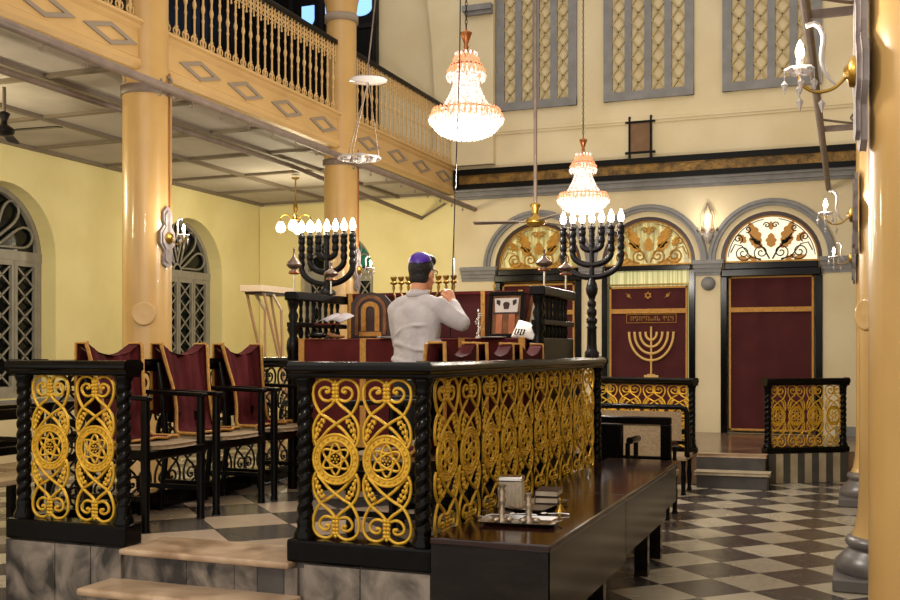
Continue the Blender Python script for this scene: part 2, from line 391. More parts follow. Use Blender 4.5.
# upper gallery wall parts
pil = struct(MB().prism([(-6.38, 4.61), (-6.38, 5.75), (-6.43, 6.6), (-6.52, 7.43), (-6.75, 8.2), (-7.2, 9.2), (-5.36, 9.2), (-5.36, 4.61)], BW-.14, BW-.001, 'y').build('trim_3', 'plaster_cream'), 'broad plaster pier with a curving edge above the end of the gallery')
MB().bx(-5.82, -5.36, BW-.22, BW-.14, 7.02, 7.08).bx(-5.86, -5.36, BW-.26, BW-.14, 7.08, 7.17).build('ledge', 'grey', pil)
gw = thing('gallery_window', 'tall dark shuttered window with blue glass top behind the gallery rail', 'window', (-8.55, BW-.02, 4.62))
gw['kind'] = 'structure'
MB().bx(-1.2, 1.1, -.06, 0, 0, 4.4).build('dark_panel', 'blackpaint', gw)
mb = MB()
for x in (-1.2, -.55, 0.05, .55, 1.06): mb.bx(x-.04, x+.04, -.10, -.06, 0, 4.4)
for z in (.4, 1.5, 2.45): mb.bx(-1.2, 1.1, -.09, -.06, z, z+.07)
mb.build('window_frame', 'menorah', gw)
for (x0, x1, z0, z1) in ((.12, .52, 2.66, 3.3), (.60, 1.0, 2.66, 3.3), (-.34, -.10, 2.60, 2.95)):
    cx = (x0+x1)/2; r = (x1-x0)/2
    poly = [(cx-r*math.cos(a), z0+.12-.12*math.sin(a)) for a in [PI*k/8 for k in range(9)]]+[(x1, z1), (x0, z1)]
    MB().prism(poly, -.085, -.065, 'y').build('blue_pane', 'blueglass', gw)
gs = thing('gallery_shade_panels', 'made-up black panels standing in for shade on the left wall behind the gallery rail', 'panels', (LWX, 9.5, 4.6))  # dark panels put in where the wall above the gallery lies in shade
gs['kind'] = 'structure'
for k in range(6):
    y = -4.5+k*1.8
    MB().bx(.02, .06, y, y+1.72, 0, 4.3).build('dark_panel', 'blackpaint', gs)
    mb = MB().bx(.06, .1, y, y+.12, 0, 4.3).bx(.06, .1, y+1.6, y+1.72, 0, 4.3).bx(.06, .1, y+.8, y+.92, 0, 4.3)
    for z in (.3, 1.6, 2.9): mb.bx(.06, .09, y, y+1.72, z, z+.1)
    mb.build('shade_panel_frame', 'menorah', gs)

# ------------------------------------------------------------ aisle windows
def aisle_window(name, label, loc, rz, r=LR, zs=LS, zb=.98, green=False):
    w = thing(name, label, 'window', loc, rz); w['kind'] = 'structure'
    H_ = zs-zb   # local: x across, y into wall, z from sill
    seg = 18; arc = lambda rr: [(rr*math.cos(PI*k/seg), H_+rr*math.sin(PI*k/seg)) for k in range(seg+1)]
    mb = MB(); outer = arc(r); inner = arc(r-.07)
    for i in range(seg): mb.prism([outer[i], outer[i+1], inner[i+1], inner[i]], 0, .07, 'y')
    for sx in (-1, 1): a, b = sorted((sx*r, sx*(r-.07))); mb.bx(a, b, 0, .07, 0, H_)
    mb.bx(-r, r, -.01, .08, H_-.07, H_+.05); mb.bx(-r, r, 0, .07, 0, .08)
    mb.build('window_frame', 'shutter', w)
    mb = MB()
    for k in range(5):
        a = PI*(k+.5)/5; L = r-.09
        loop = []
        for t in range(17):
            u = t/16; q = math.sin(u*PI); wd = .155*math.sin(u*2*PI)*(.35+.65*q)*(1 if True else 0)
            rad = .10+(L-.10)*(1-abs(2*u-1)**1.6)
            loop.append((rad*math.cos(a)-wd*math.sin(a), .03, H_+.05+rad*math.sin(a)+wd*math.cos(a)))
        mb.tube(loop[:-1], .018, 6, closed=True)
    mb.tube([(.1*math.cos(PI*k/8), .03, H_+.05+.1*math.sin(PI*k/8)) for k in range(9)], .018, 6)
    mb.build('fanlight_tracery', 'shutter', w)
    for k in range(4):
        x0 = -r+.07+k*(2*r-.14)/4; x1 = x0+(2*r-.14)/4
        mb = MB().bx(x0+.005, x0+.05, .0, .05, .08, H_-.07).bx(x1-.05, x1-.005, .0, .05, .08, H_-.07)
        for z in (.08, H_-.14): mb.bx(x0+.05, x1-.05, .0, .05, z, z+.07)
        n = 6; zz0, zz1 = .15, H_-.14; dz = (zz1-zz0)/n
        for i in range(n):
            z = zz0+i*dz
            mb.beam((x0+.05, .025, z), (x1-.05, .025, z+dz), .018, .018); mb.beam((x1-.05, .025, z), (x0+.05, .025, z+dz), .018, .018)
        mb.build('lattice_shutter', 'shutter', w)
    g = MB().prism([(-r, 0)]+[(x, z) for x, z in reversed(arc(r))][0:0]+[(r, 0)]+arc(r), .075, .09, 'y')
    g.build('glass_pane', 'night', w)
    if green:
        MB().prism([(.05, H_+.12), (r-.12, H_+.12), (r-.25, H_+.45), (.05, H_+.62)], .05, .07, 'y').build('green_pane', 'greenglass', w)
    return w
for i, y in enumerate(LC):
    aisle_window('window_%d' % (i+1), ['arched lattice window nearest the camera in the left wall', 'second arched lattice window in the left wall, left of the picture', 'arched lattice window at the left edge of the picture', 'arched lattice window in the left wall, right of the near gallery column'][i], (LWX-.24, y, .98), PI/2)
aisle_window('window_5', 'arched window with green glass behind the far gallery column', (-8.26, BW+.12, .98), 0, r=.70, zs=2.93, green=True)

# ------------------------------------------------------------ back wall: arches, mouldings, doors
def ring(mb, cx, cz, r0, r1, y0, y1, seg=28, a0=0, a1=PI):
    for k in range(seg):
        p, q = a0+(a1-a0)*k/seg, a0+(a1-a0)*(k+1)/seg
        mb.prism([(cx+r0*math.cos(p), cz+r0*math.sin(p)), (cx+r1*math.cos(p), cz+r1*math.sin(p)), (cx+r1*math.cos(q), cz+r1*math.sin(q)), (cx+r0*math.cos(q), cz+r0*math.sin(q))], y0, y1, 'y')
for i, x in enumerate(DC):
    mb = MB(); ring(mb, x, SPR, .80, .905, BW-.05, BW); ring(mb, x, SPR, .85, .89, BW-.075, BW-.05)
    struct(mb.build('trim_%d' % (5+i), 'grey'), 'grey arch moulding over the %s curtained niche' % ['left', 'middle', 'right'][i])
    mb = MB(); ring(mb, x, SPR, .665, .72, BW+.02, BW+.10)
    mb.build('arch_liner', 'darkwood').parent = None
    o = COL.objects[-1]; struct(o, 'dark timber arch ring lining the %s niche' % ['left', 'middle', 'right'][i]); o.name = 'trim_%d' % (12+i)
def impost(x0, x1, i):
    mb = MB()
    for z0, z1, e in ((2.72, 2.77, .02), (2.77, 2.83, .045), (2.83, 2.89, .08), (2.89, 2.95, .12)):
        mb.bx(x0-(.0 if i == 0 else e*.5), x1+e*.5, BW-e, BW, z0, z1)
    return struct(mb.build('trim_%d' % (20+i), 'grey'), 'grey stepped impost moulding')
impost(-5.95, -5.39, 0); impost(-3.93, -3.63, 1); impost(-2.17, -1.82, 2); impost(-.36, 4.2, 3)
for i, (z0, z1, e, m) in enumerate([(4.06, 4.10, .05, 'grey'), (4.10, 4.17, .10, 'grey'), (4.17, 4.205, .16, 'grey'), (4.205, 4.285, .2, 'blackpaint'), (4.285, 4.44, .14, 'panelbrown'), (4.44, 4.53, .18, 'blackpaint')]):
    struct(MB().bx(-6.03, 4.19, BW-e, BW, z0, z1).build('trim_%d' % (30+i), m), ['grey lower cornice fillet', 'grey cornice band', 'grey upper cornice band', 'black lower rail of the bronze frieze', 'tooled bronze frieze across the end wall', 'black upper rail of the bronze frieze'][i])
struct(MB().bx(-6.03, -5.95, BW-.19, BW, 4.24, 4.52).build('trim_36', 'blackpaint'), 'black left end of the frieze')
struct(MB().bx(-5.62, 4.19, BW-.035, BW, 5.13, 5.17).bx(-5.62, 4.19, BW-.02, BW, 5.09, 5.13).build('trim_37', 'plaster_cream'), 'thin cream picture ledge above the frieze')
# upper lattice windows
def lattice_window(i, x0, x1, z0=5.46, z1=7.6):
    w = thing('window_%d' % (6+i), ['left', 'middle', 'right'][i]+'most of the grey framed lattice panels high on the end wall', 'window', ((x0+x1)/2, BW, z0)); w['kind'] = 'structure'
    W_ = (x1-x0); e = .135; bars = .11; mb = MB()
    hx = W_/2
    mb.bx(-hx, -hx+e, -.05, -.001, 0, z1-z0).bx(hx-e, hx, -.05, -.001, 0, z1-z0).bx(-hx, hx, -.052, -.001, 0, .13).bx(-hx, hx, -.052, -.001, z1-z0-.13, z1-z0)
    cw = (W_-2*e-3*bars)/4
    for k in range(3):
        x = -hx+e+cw*(k+1)+bars*k; mb.bx(x, x+bars, -.045, -.001, .13, z1-z0-.13)
    mb.build('window_frame', 'grey', w)
    for k in range(4):
        x = -hx+e+(cw+bars)*k; mb = MB(); n = int((z1-z0-.26)/(cw*1.28)); dz = (z1-z0-.26)/n
        for j in range(n):
            z = .13+j*dz
            for sft in (0, ):
                mb.beam((x, -.018, z), (x+cw, -.018, z+dz), .026, .034, (0, 1, 0)); mb.beam((x+cw, -.018, z), (x, -.018, z+dz), .026, .034, (0, 1, 0))
        mb.build('lattice', 'lattice_tan', w)
for i, (a, b) in enumerate(((-5.34, -4.01), (-3.58, -2.2), (-1.78, -.38))): lattice_window(i, a, b)
# fanlights
def spiral(cx, cz, r, turns, dirn, a0, n=26, shrink=.12):
    return [(cx+r*(1-(1-shrink)*k/n)*math.cos(a0+dirn*turns*2*PI*k/n), 0, cz+r*(1-(1-shrink)*k/n)*math.sin(a0+dirn*turns*2*PI*k/n)) for k in range(n+1)]
def leafpoly(cx, cz, ang, L, Wd, lobes=4):
    pts = []; n = lobes*4
    for s_ in (1, -1):
        rng = range(n+1) if s_ == 1 else range(n-1, 0, -1)
        for k in rng:
            t = k/n; w = Wd*math.sin(PI*min(1, t*1.02))**.7*(1-.35*t)*(.68+.32*abs(math.sin(lobes*PI*t)))*s_
            if k in (0, n): w = 0
            pts.append((cx+L*t*math.cos(ang)-w*math.sin(ang), cz+L*t*math.sin(ang)+w*math.cos(ang)))
    return pts
def fanlight(i, x, panem, ornm):
    r = .665
    f = thing('fanlight', ['gilded scrollwork fanlight of the left niche, behind the ceiling fan', 'gilded scrollwork fanlight over the curtain with the menorah', 'brightly backlit fanlight with amber leaves over the plain curtain'][i], 'fanlight', (x, BW+.06, 2.90), 0, None)
    arc = [(r*math.cos(PI*k/24), .03+r*math.sin(PI*k/24)) for k in range(25)]
    MB().prism(arc, .03, .045, 'y').build('glass_pane', panem, f)
    mb = MB()
    for sx in (1, -1):
        for (cx, cz, rr, t, dn, a0) in ((.14, .15, .115, 1.7, 1, -PI/2), (.40, .15, .125, 1.8, 1, -PI*.9), (.47, .36, .07, 1.5, -1, -PI*.6), (.06, .55, .05, 1.3, 1, 0), (.33, .50, .05, 1.2, -1, -1)):
            p = [(sx*a, .0, c) for a, b, c in spiral(cx, cz, rr, t, dn, a0)]
            mb.tube(p, .009 if i == 2 else .012, 5)
        mb.tube([(sx*a, 0, c) for a, c in ((.02, .05), (.10, .2), (.22, .33), (.30, .42))], .012, 5)
        mb.tube([(sx*a, 0, c) for a, c in ((.14, .05), (.28, .08), (.42, .26), (.52, .28), (.58, .16))], .009, 5)
        for t in (.62,): mb.tube([(sx*t*math.cos(.1+1.3*k/10), 0, .03+t*math.sin(.1+1.3*k/10)) for k in range(11)], .006, 4)
    mb.build('scrollwork', 'goldflat' if i != 2 else 'menorah', f)
    mb = MB()
    for sx in (1, -1):
        for (cx, cz, an, L, Wd) in ((.16, .26, 1.15, .34, .085), (.12, .22, .62, .22, .06), (.36, .30, .9, .16, .05), (.32, .045, 0.25, .16, .04), (.20, .03, .5, .15, .035)):
            p = [(sx*a, b) for a, b in leafpoly(cx, cz, an, L*1.12, Wd*1.3)]
            mb.prism(p if sx == 1 else p[::-1], .0, .02, 'y')
    mb.prism(leafpoly(0, .22, PI/2, .22, .10, 3), 0, .02, 'y'); mb.prism(leafpoly(0, .48, PI/2, .13, .05, 3), 0, .02, 'y')
    mb.build('gilt_leaves', 'leafgold' if i == 2 else 'goldflat', f)
    mb = MB().bx(-r, r, -.02, .05, 0, .03); ring(mb, 0, .03, r-.02, r, -.02, .05)
    mb.build('frame', 'goldflat', f)
for i, x in enumerate(DC): fanlight(i, x, ['goldlit', 'goldlit', 'backlit'][i], None)
# door frames and curtains
def door(i, x):
    d_ = thing('door_%d' % (i+1), ['black framed doorway behind the right end of the reading desk', 'black framed doorway of the middle niche', 'black framed doorway of the right niche, under the lintel'][i], 'door', (x, BW, .36)); d_['kind'] = 'structure'
    mb = MB()
    P = [(-.70, 2.30), (-.74, 2.37), (-.62, 2.44), (-.62, 2.56), (.62, 2.56), (.62, 2.44), (.74, 2.37), (.70, 2.30)]
    P = [(a, b) for a, b in P]
    if i == 1: mb.bx(-.66, .66, -.05, .2, 2.46, 2.54)
    else: mb.bx(-.70, .70, -.10, .2, 2.33, 2.44); mb.bx(-.66, .66, -.05, .2, 2.44, 2.54)
    mb.build('lintel', 'black', d_, bevel=.012)
    for sx in (-1, 1):
        a, b = sorted((sx*.715, sx*.625)); MB().bx(a, b, -.03, .2, 0.002, 2.46 if i == 1 else 2.33).build('jamb', 'black', d_, bevel=.006)
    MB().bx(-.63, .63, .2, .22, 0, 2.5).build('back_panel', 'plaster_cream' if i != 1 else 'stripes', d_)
    if i != 2:
        pass
    return d_
for i, x in enumerate(DC): door(i, x)
def cloth(w, z0, z1, y0, amp=.008, waves=5, nx=40, nz=6, th=.006, seed=0):
    rnd = random.Random(seed); ph = [rnd.uniform(0, 6) for _ in range(3)]
    mb = MB(); vs = []
    for j in range(nz+1):
        for i in range(nx+1):
            u = i/nx; t = j/nz
            y = y0+amp*(1.2-.7*t)*(math.sin(waves*2*PI*u+ph[0])+.5*math.sin(waves*4.3*u+ph[1]+t*2))
            vs.append((-w/2+w*u, y, z0+(z1-z0)*t))
    n = len(vs); vs += [(a, b+th, c) for a, b, c in vs]
    fs = []
    for j in range(nz):
        for i in range(nx):
            a = j*(nx+1)+i; fs += [(a, a+1, a+nx+2, a+nx+1), (n+a, n+a+nx+1, n+a+nx+2, n+a+1)]
    for j in range(nz): a = j*(nx+1); b = a+nx; fs += [(a, a+nx+1, n+a+nx+1, n+a), (b, n+b, n+b+nx+1, b+nx+1)]
    mb.add(vs, fs, True); return mb
def star(mb, cx, cz, r, y, t=.008):
    for a0 in (PI/2, -PI/2):
        p = [(cx+r*math.cos(a0+k*2*PI/3), y, cz+r*math.sin(a0+k*2*PI/3)) for k in range(3)]
        for k in range(3): mb.tube([p[k], p[(k+1) % 3]], t, 5)
def curtain(i, x, label, top):
    c = thing('curtain', label, 'curtain', (x, BW+.05, .40))
    w = 1.20; h = top-.40
    fb = cloth(w, 0.0, h, 0, seed=i, amp=.012, waves=3).build('fabric', 'curtain', c)
    mb = MB(); zb = 1.80
    mb.bx(-w/2, w/2, -.035, -.022, zb-.035, zb+.035)
    mb.bx(-w/2, -w/2+.03, -.032, -.02, 0, h).bx(w/2-.03, w/2, -.032, -.02, 0, h).bx(-w/2, w/2, -.032, -.02, h-.03, h).bx(-w/2, w/2, -.032, -.02, 0, .03)
    mb.build('gold_trim', 'trimgold', c)
    if i == 1:
        mb = MB(); star(mb, 0, 2.04, .055, -.03); mb.build('embroidered_star', 'trimgold', fb)
        for sx in (-1, 1):
            mb = MB(); star(mb, sx*.30, 2.04, .028, -.03, .005); mb.tube([(sx*.26, -.03, 2.0), (sx*.34, -.03, 2.08)], .005, 5); mb.build('embroidered_ornament', 'trimgold', fb)
        mb = MB(); y = -.035; z0 = .80; cz = 1.46
        mb.tube([(0.05, y, z0), (.05, y, 1.56)], .017, 6)
        mb.bx(-.06, .16, y-.008, y+.008, z0-.02, z0+.015); mb.bx(-.01, .11, y-.008, y+.008, z0+.015, z0+.03)
        for k in range(4):
            r = .085*(k+1); rz = .105*(k+1)
            pts = [(.05+r*math.cos(PI+PI*q/20), y, cz+rz*math.sin(PI+PI*q/20)) for q in range(21)]
            mb.tube(pts, .021, 6)
            for sx in (-1, 1): mb.bx(.05+sx*r-.018, .05+sx*r+.018, y-.01, y+.01, cz, cz+.02)
        mb.build('embroidered_menorah', 'palegold', fb)
        mb = MB()
        for a, b in (((-.33, 1.62), (.43, 1.62)), ((-.33, 1.75), (.43, 1.75)), ((-.33, 1.62), (-.33, 1.75)), ((.43, 1.62), (.43, 1.75))):
            mb.tube([(a[0], -.03, a[1]), (b[0], -.03, b[1])], .005, 5)
        rnd = random.Random(3)
        xx = -.28
        while xx < .38:                    # worn embroidered letters, too small to read
            for zz in (1.70, 1.66):
                if rnd.random() < .85: mb.bx(xx, xx+.022, -.033, -.026, zz+.014, zz+.019); mb.bx(xx+.017, xx+.022, -.033, -.026, zz-.012, zz+.014)
                if rnd.random() < .4: mb.bx(xx, xx+.005, -.033, -.026, zz-.012, zz+.006)
            xx += .034
        mb.build('embroidered_lettering', 'goldflat', fb)
    rod = MB().tube([(-.62, .0, h+.03), (.62, .0, h+.03)], .012, 8)
    rod.build('curtain_rod', 'brass', c)
curtain(0, DC[0], 'maroon curtain with gold edging in the left niche, mostly behind the desk', 2.66)
curtain(1, DC[1], 'maroon curtain embroidered with a large golden menorah and a star', 2.58)
curtain(2, DC[2]+.0, 'plain maroon curtain with gold edging in the right niche', 2.70)
# wall bits
wf = thing('wall_frame', 'small brown board in a black crossed frame high on the end wall', 'frame', (-3.01, BW-.02, 4.60))
MB().bx(-.15, .15, -.01, .018, .04, .52).build('board', 'brownframe', wf)
mb = MB()
for sx in (-1, 1): mb.bx(sx*.165-.015, sx*.165+.015, -.03, .018, -.04, .60)
for z in (.04, .51): mb.bx(-.23, .23, -.035, .018, z-.014, z+.014)
mb.build('frame', 'blackpaint', wf)
tag(MB().lathe([(.0, 0), (.10, 0), (.105, .01), (.105, .03), (0, .035)], seg=24).build('wall_disk', 'grey'), 'round grey disk on the pier between the middle and right niches', 'disk')
o = COL.objects['wall_disk']; o.location = (-1.99, BW-.001, 2.60); o.rotation_euler = (PI/2, 0, 0)

# ------------------------------------------------------------ columns
def column(x, y, label, base=True, extra_y=0):
    c = thing('column', label, 'column', (x, y, 0)); r = .222
    MB().lathe([(r+.05, .33), (r+.028, .38), (r+.012, .48), (r+.003, .62), (r, .8), (r, 4.16)], seg=40).build('shaft', 'column', c)
    MB().lathe([(r-.03, 4.16), (r-.03, 5.9), (r-.01, 6.05), (r+.05, 6.3), (r+.06, 9.2)], seg=32).build('upper_shaft', 'column', c)
    MB().lathe([(r-.03, 5.80), (r-.005, 5.80), (r-.005, 5.89), (r-.03, 5.89)], seg=32).build('upper_collar', 'greymould', c)
    MB().lathe([(r, 3.95), (r+.02, 3.95), (r+.02, 4.03), (r, 4.03)], seg=32).build('collar', 'pipe', c)
    mb = MB().bx(-.39, .39, -.39, .39, .001, .085)
    mb.build('plinth', 'basestone', c, bevel=.01)
    MB().lathe([(.37, .085), (.385, .11), (.375, .15), (.33, .20), (.295, .235), (.285, .25), (.305, .262), (.315, .285), (.305, .31), (.28, .325), (.27, .33)], seg=36).build('base_moulding', 'basestone', c)
    return c
column(-6.1, 3.95, 'ochre gallery column in the left row, nearest and outside the picture')
cA = column(-6.1, 7.92, 'ochre gallery column in the left row standing in front of the left wall windows')
cB = column(-6.1, 11.85, 'ochre gallery column behind the left menorah')
column(.28, 3.77, 'large ochre column filling the right edge of the picture')
column(.28, 7.65, 'ochre column with dark base just behind the foreground column')
column(.28, 11.6, 'farthest ochre column at the right with its base near the dais')
for c_ in (cA, cB): MB().tube([(.227, .03, 2.9), (.227, .03, 3.95)], .008, 6).tube([(.248, .03, 3.95), (.248, .03, 4.03)], .008, 6).tube([(.227, .03, 4.03), (.227, .03, 4.16)], .008, 6).build('conduit', 'copper', c_)
for x, y, dx, dy, z, lab in ((-6.1, 7.92, .5, -.866, 1.93, 'round moulded disk on the near left column'), (.28, 7.65, -.80, -.6, 1.84, 'round moulded disk on the second right column, beside the foreground column')):
    o = MB().lathe([(0, -.012), (.105, -.012), (.11, 0), (.105, .01), (.09, .006), (0, .012)], seg=28).build('column_disk', 'column')
    n = Vector((dx, dy, 0)).normalized(); o.location = Vector((x, y, z))+n*.228; o.rotation_euler = n.to_track_quat('Z', 'Y').to_euler(); tag(o, lab, 'disk')

# ------------------------------------------------------------ pipes under the galleries
def pipe(label, pts, r, hooks=None):
    p = thing('curtain_pipe', label, 'pipe', pts[0])
    o = Vector(pts[0])
    MB().tube([Vector(q)-o for q in pts], r, 10).build('rod', 'pipe', p)
    if hooks:
        y = hooks[0]
        while y < hooks[1]:
            t = (y-pts[0][1])/(pts[-1][1]-pts[0][1]); c = Vector(pts[0]).lerp(Vector(pts[-1]), t)-o
            MB().tube([c+Vector((0, 0, -r))+Vector((.0, .022*math.sin(a), -.03+.03*math.cos(a))) for a in [k*.6 for k in range(9)]], .006, 5).build('hook', 'pipe', p)
            y += hooks[2]
    return p
pipe('grey pipe with hanging hooks along the front of the left gallery', [(-5.72, 1.0, 4.0), (-5.72, BW, 3.9)], .038, (5.2, 15.5, .48))
pipe('grey pipe hung in the middle of the left gallery ceiling', [(-6.86, 1.0, 4.03), (-6.80, 11.8, 4.0), (-6.66, BW, 3.80)], .032)
pipe('thin grey pipe crossing near the end wall below the left gallery', [(-6.66, BW-.04, 3.79), (-6.22, BW-.06, 4.02)], .016)
pipe('grey pipe along the front of the right gallery, in front of the upper windows', [(-.28, 2.0, 3.96), (-.29, BW, 3.93)], .036)
for (cx, cy, px, z, lab) in ((-6.1, 7.92, -5.72, 3.97, 'near left'), (-6.1, 11.85, -5.72, 3.95, 'far left'), (.28, 7.65, -.28, 3.95, 'second right'), (.28, 11.6, -.28, 3.94, 'farthest right')):
    b_ = thing('pipe_bracket', 'grey iron bracket holding the pipe at the %s column' % lab, 'bracket', (cx, cy, z))
    sg = 1 if px > cx else -1
    MB().beam((sg*.22, 0, 0), (px-cx, 0, .0), .03, .06).build('arm', 'pipe', b_)
    MB().tube(spl([(sg*.22, .0, .16), (sg*.27, 0, .10), (sg*.25, -.1, .02), (px-cx, -.3, .04)], 5), .013, 6).build('brace', 'pipe', b_)

# ------------------------------------------------------------ gallery balustrade
bal = MB().tube([(0, 0, 0), (0, 0, .86)], .011, 6)
for z, r, h in ((.12, .022, .02), (.30, .018, .03), (.42, .024, .05), (.55, .018, .03), (.68, .02, .02)): bal.ball((0, 0, z), (r, r, h), 6, 4)
for sg in (-1, 1):
    bal.tube([(0, sg*(.028+.02*math.cos(a)), .075+.03*math.sin(a)) for a in [PI+k*.7*-1 for k in range(8)]], .008, 5)
    bal.tube([(0, sg*(.032+.026*math.cos(a)), .80+.03*math.sin(a)) for a in [k*.75 for k in range(9)]], .008, 5)
    bal.tube([(0, sg*(.032+.024*math.cos(a)), .74+.028*math.sin(a)) for a in [k*.75 for k in range(9)]], .007, 5)
bal.tube([(0, .065, .86), (0, .065, .66)], .009, 5); bal.ball((0, .065, .65), .014, 6, 4)
proto_mesh = None
def balustrade(y0, y1, label):
    global proto_mesh
    b_ = thing('gallery_balustrade', label, 'balustrade', (-6.08, y0, 4.61))
    L = y1-y0
    MB().bx(-.035, .035, 0, L, .86, .92).build('handrail', 'blackwood', b_, bevel=.01)
    MB().bx(-.015, .015, 0, L, .0, .02).build('bottom_rail', 'fascia', b_)
    n = int(L/.143)
    for k in range(n):
        if proto_mesh is None:
            o = bal.build('baluster', 'fascia', b_); proto_mesh = o.data
        else:
            o = bpy.data.objects.new('baluster', proto_mesh); COL.objects.link(o); o.parent = b_
        o.location = (0, .07+k*(L-.14)/(n-1), 0)
balustrade(3.9+.25, 7.92-.2, 'ochre iron gallery balustrade left of the near column')
balustrade(7.92+.2, 11.85-.2, 'ochre iron gallery balustrade between the two gallery columns')
balustrade(11.85+.2, BW-.12, 'ochre iron gallery balustrade from the far column to the end wall')

# ------------------------------------------------------------ bimah railings
def scroll_panel_mesh():
    mb = MB(); kx, kz = .00093, .00083
    def P(pts, y=0): return [((a-265)*kx, y, (555-b)*kz) for a, b in pts]
    big = [(252, 88), (225, 68), (195, 60), (155, 72), (128, 105), (120, 150), (128, 200), (150, 250), (175, 282), (215, 305), (265, 340), (310, 378), (345, 420), (375, 452)]
    small = [(258, 192), (230, 225), (195, 252), (160, 285), (133, 330), (122, 380), (124, 430), (140, 470)]
    vol = [(245, 185), (215, 196), (185, 188), (165, 160), (168, 130), (195, 112), (220, 118), (225, 138), (208, 142)]
    inner = [(350, 280), (308, 308)]
    leaf = [(140, 435), (148, 385), (160, 345), (178, 318), (200, 312)]
    for sz in (1, -1):
        for sx in (1, -1):
            yy = .006*sx
            for pts, r, n in ((big, .0085, 5), (small, .0085, 5), (vol, .008, 5), ):
                p = [Vector((v.x*sx, (yy if pts is not vol else 0), v.z*sz)) for v in spl(P(pts), n)]
                mb.tube(p, r, 8)
            p = [Vector((v.x*sx, -.004, v.z*sz)) for v in spl(P(leaf), 5)]
            mb.tube(p, [.008+.004*math.sin(i*1.3) for i in range(len(p))], 6)
            x, z = (208-265)*kx*sx, (555-140)*kz*sz; mb.ball((x, 0, z), .011, 8, 6)
            for k in range(4):
                x, z = (150+k*13-265)*kx*sx, (555-(405-k*27))*kz*sz; mb.ball((x+sx*.004, -.006, z), (.010, .007, .012), 6, 4)
        for k in range(5):
            z = (555-(95+k*24))*kz*sz
            w = .022-.001*abs(k-2)
            mb.ball((-.009, -.006, z), (.014, .01, .012), 8, 5); mb.ball((.009, -.006, z), (.014, .01, .012), 8, 5)
        mb.ball((0, -.006, (555-78)*kz*sz), (.010, .008, .012), 8, 5)
    R = .127
    for r, t in ((R, .008), (R-.033, .007)): mb.tube([(r*math.cos(a), -.004, r*math.sin(a)) for a in [2*PI*k/32 for k in range(32)]], t, 6, closed=True)
    # flat annulus
    for k in range(32):
        p, q = 2*PI*k/32, 2*PI*(k+1)/32
        mb.prism([(R*math.cos(p), R*math.sin(p)), (R*math.cos(q), R*math.sin(q)), ((R-.033)*math.cos(q), (R-.033)*math.sin(q)), ((R-.033)*math.cos(p), (R-.033)*math.sin(p))], -.005, .005, 'y')
    for k in range(22):
        a = 2*PI*k/22; mb.ball(((R-.0165)*math.cos(a), -.008, (R-.0165)*math.sin(a)), .0065, 6, 4)
    for a0 in (PI/6, ):   # interlaced knot
        for k in range(3):
            a = a0+k*PI/3
            lp = []
            for q in range(24):
                t = 2*PI*q/24; u, w = .082*math.cos(t), .032*math.sin(t)
                lp.append((u*math.cos(a)-w*math.sin(a), -.004+.005*math.sin(3*t), u*math.sin(a)+w*math.cos(a)))
            mb.tube(lp, .0065, 6, closed=True)
    for k in range(6): mb.ball((.018*math.cos(k*PI/3), -.008, .018*math.sin(k*PI/3)), .006, 6, 4)
    mb.ball((0, -.008, 0), .008, 6, 4)
    return mb
SP = scroll_panel_mesh()
def twist_post(h, r=.041):
    mb = MB(); seg = 24; n = 190; vs = []; fs = []
    for i in range(n+1):
        z = .1+(h-.18)*i/n
        for k in range(seg):
            a = 2*PI*k/seg; rr = r*(.80+.24*abs(math.cos(a-z*48)))
            vs.append((rr*math.cos(a), rr*math.sin(a), z))
    for i in range(n):
        for k in range(seg): fs.append((i*seg+k, i*seg+(k+1) % seg, (i+1)*seg+(k+1) % seg, (i+1)*seg+k))
    mb.add(vs, fs, True)
    mb.lathe([(r*1.4, 0), (r*1.4, .02), (r*1.1, .045), (r*1.0, .06), (r*1.1, .08), (r*.95, .1)], seg=20)
    mb.lathe([(r*.95, h-.08), (r*1.1, h-.06), (r*1.0, h-.04), (r*1.3, h-.015), (r*1.3, h)], seg=20)
    return mb
shared = {}
def inst(key, make, name, m, parent, loc=(0, 0, 0), rz=0, sc=None):
    if key not in shared:
        o = make().build(name, m, parent); shared[key] = o.data
    else:
        o = bpy.data.objects.new(name, shared[key]); COL.objects.link(o); o.parent = parent
    o.location = loc; o.rotation_euler = (0, 0, rz)
    if sc: o.scale = sc
    return o
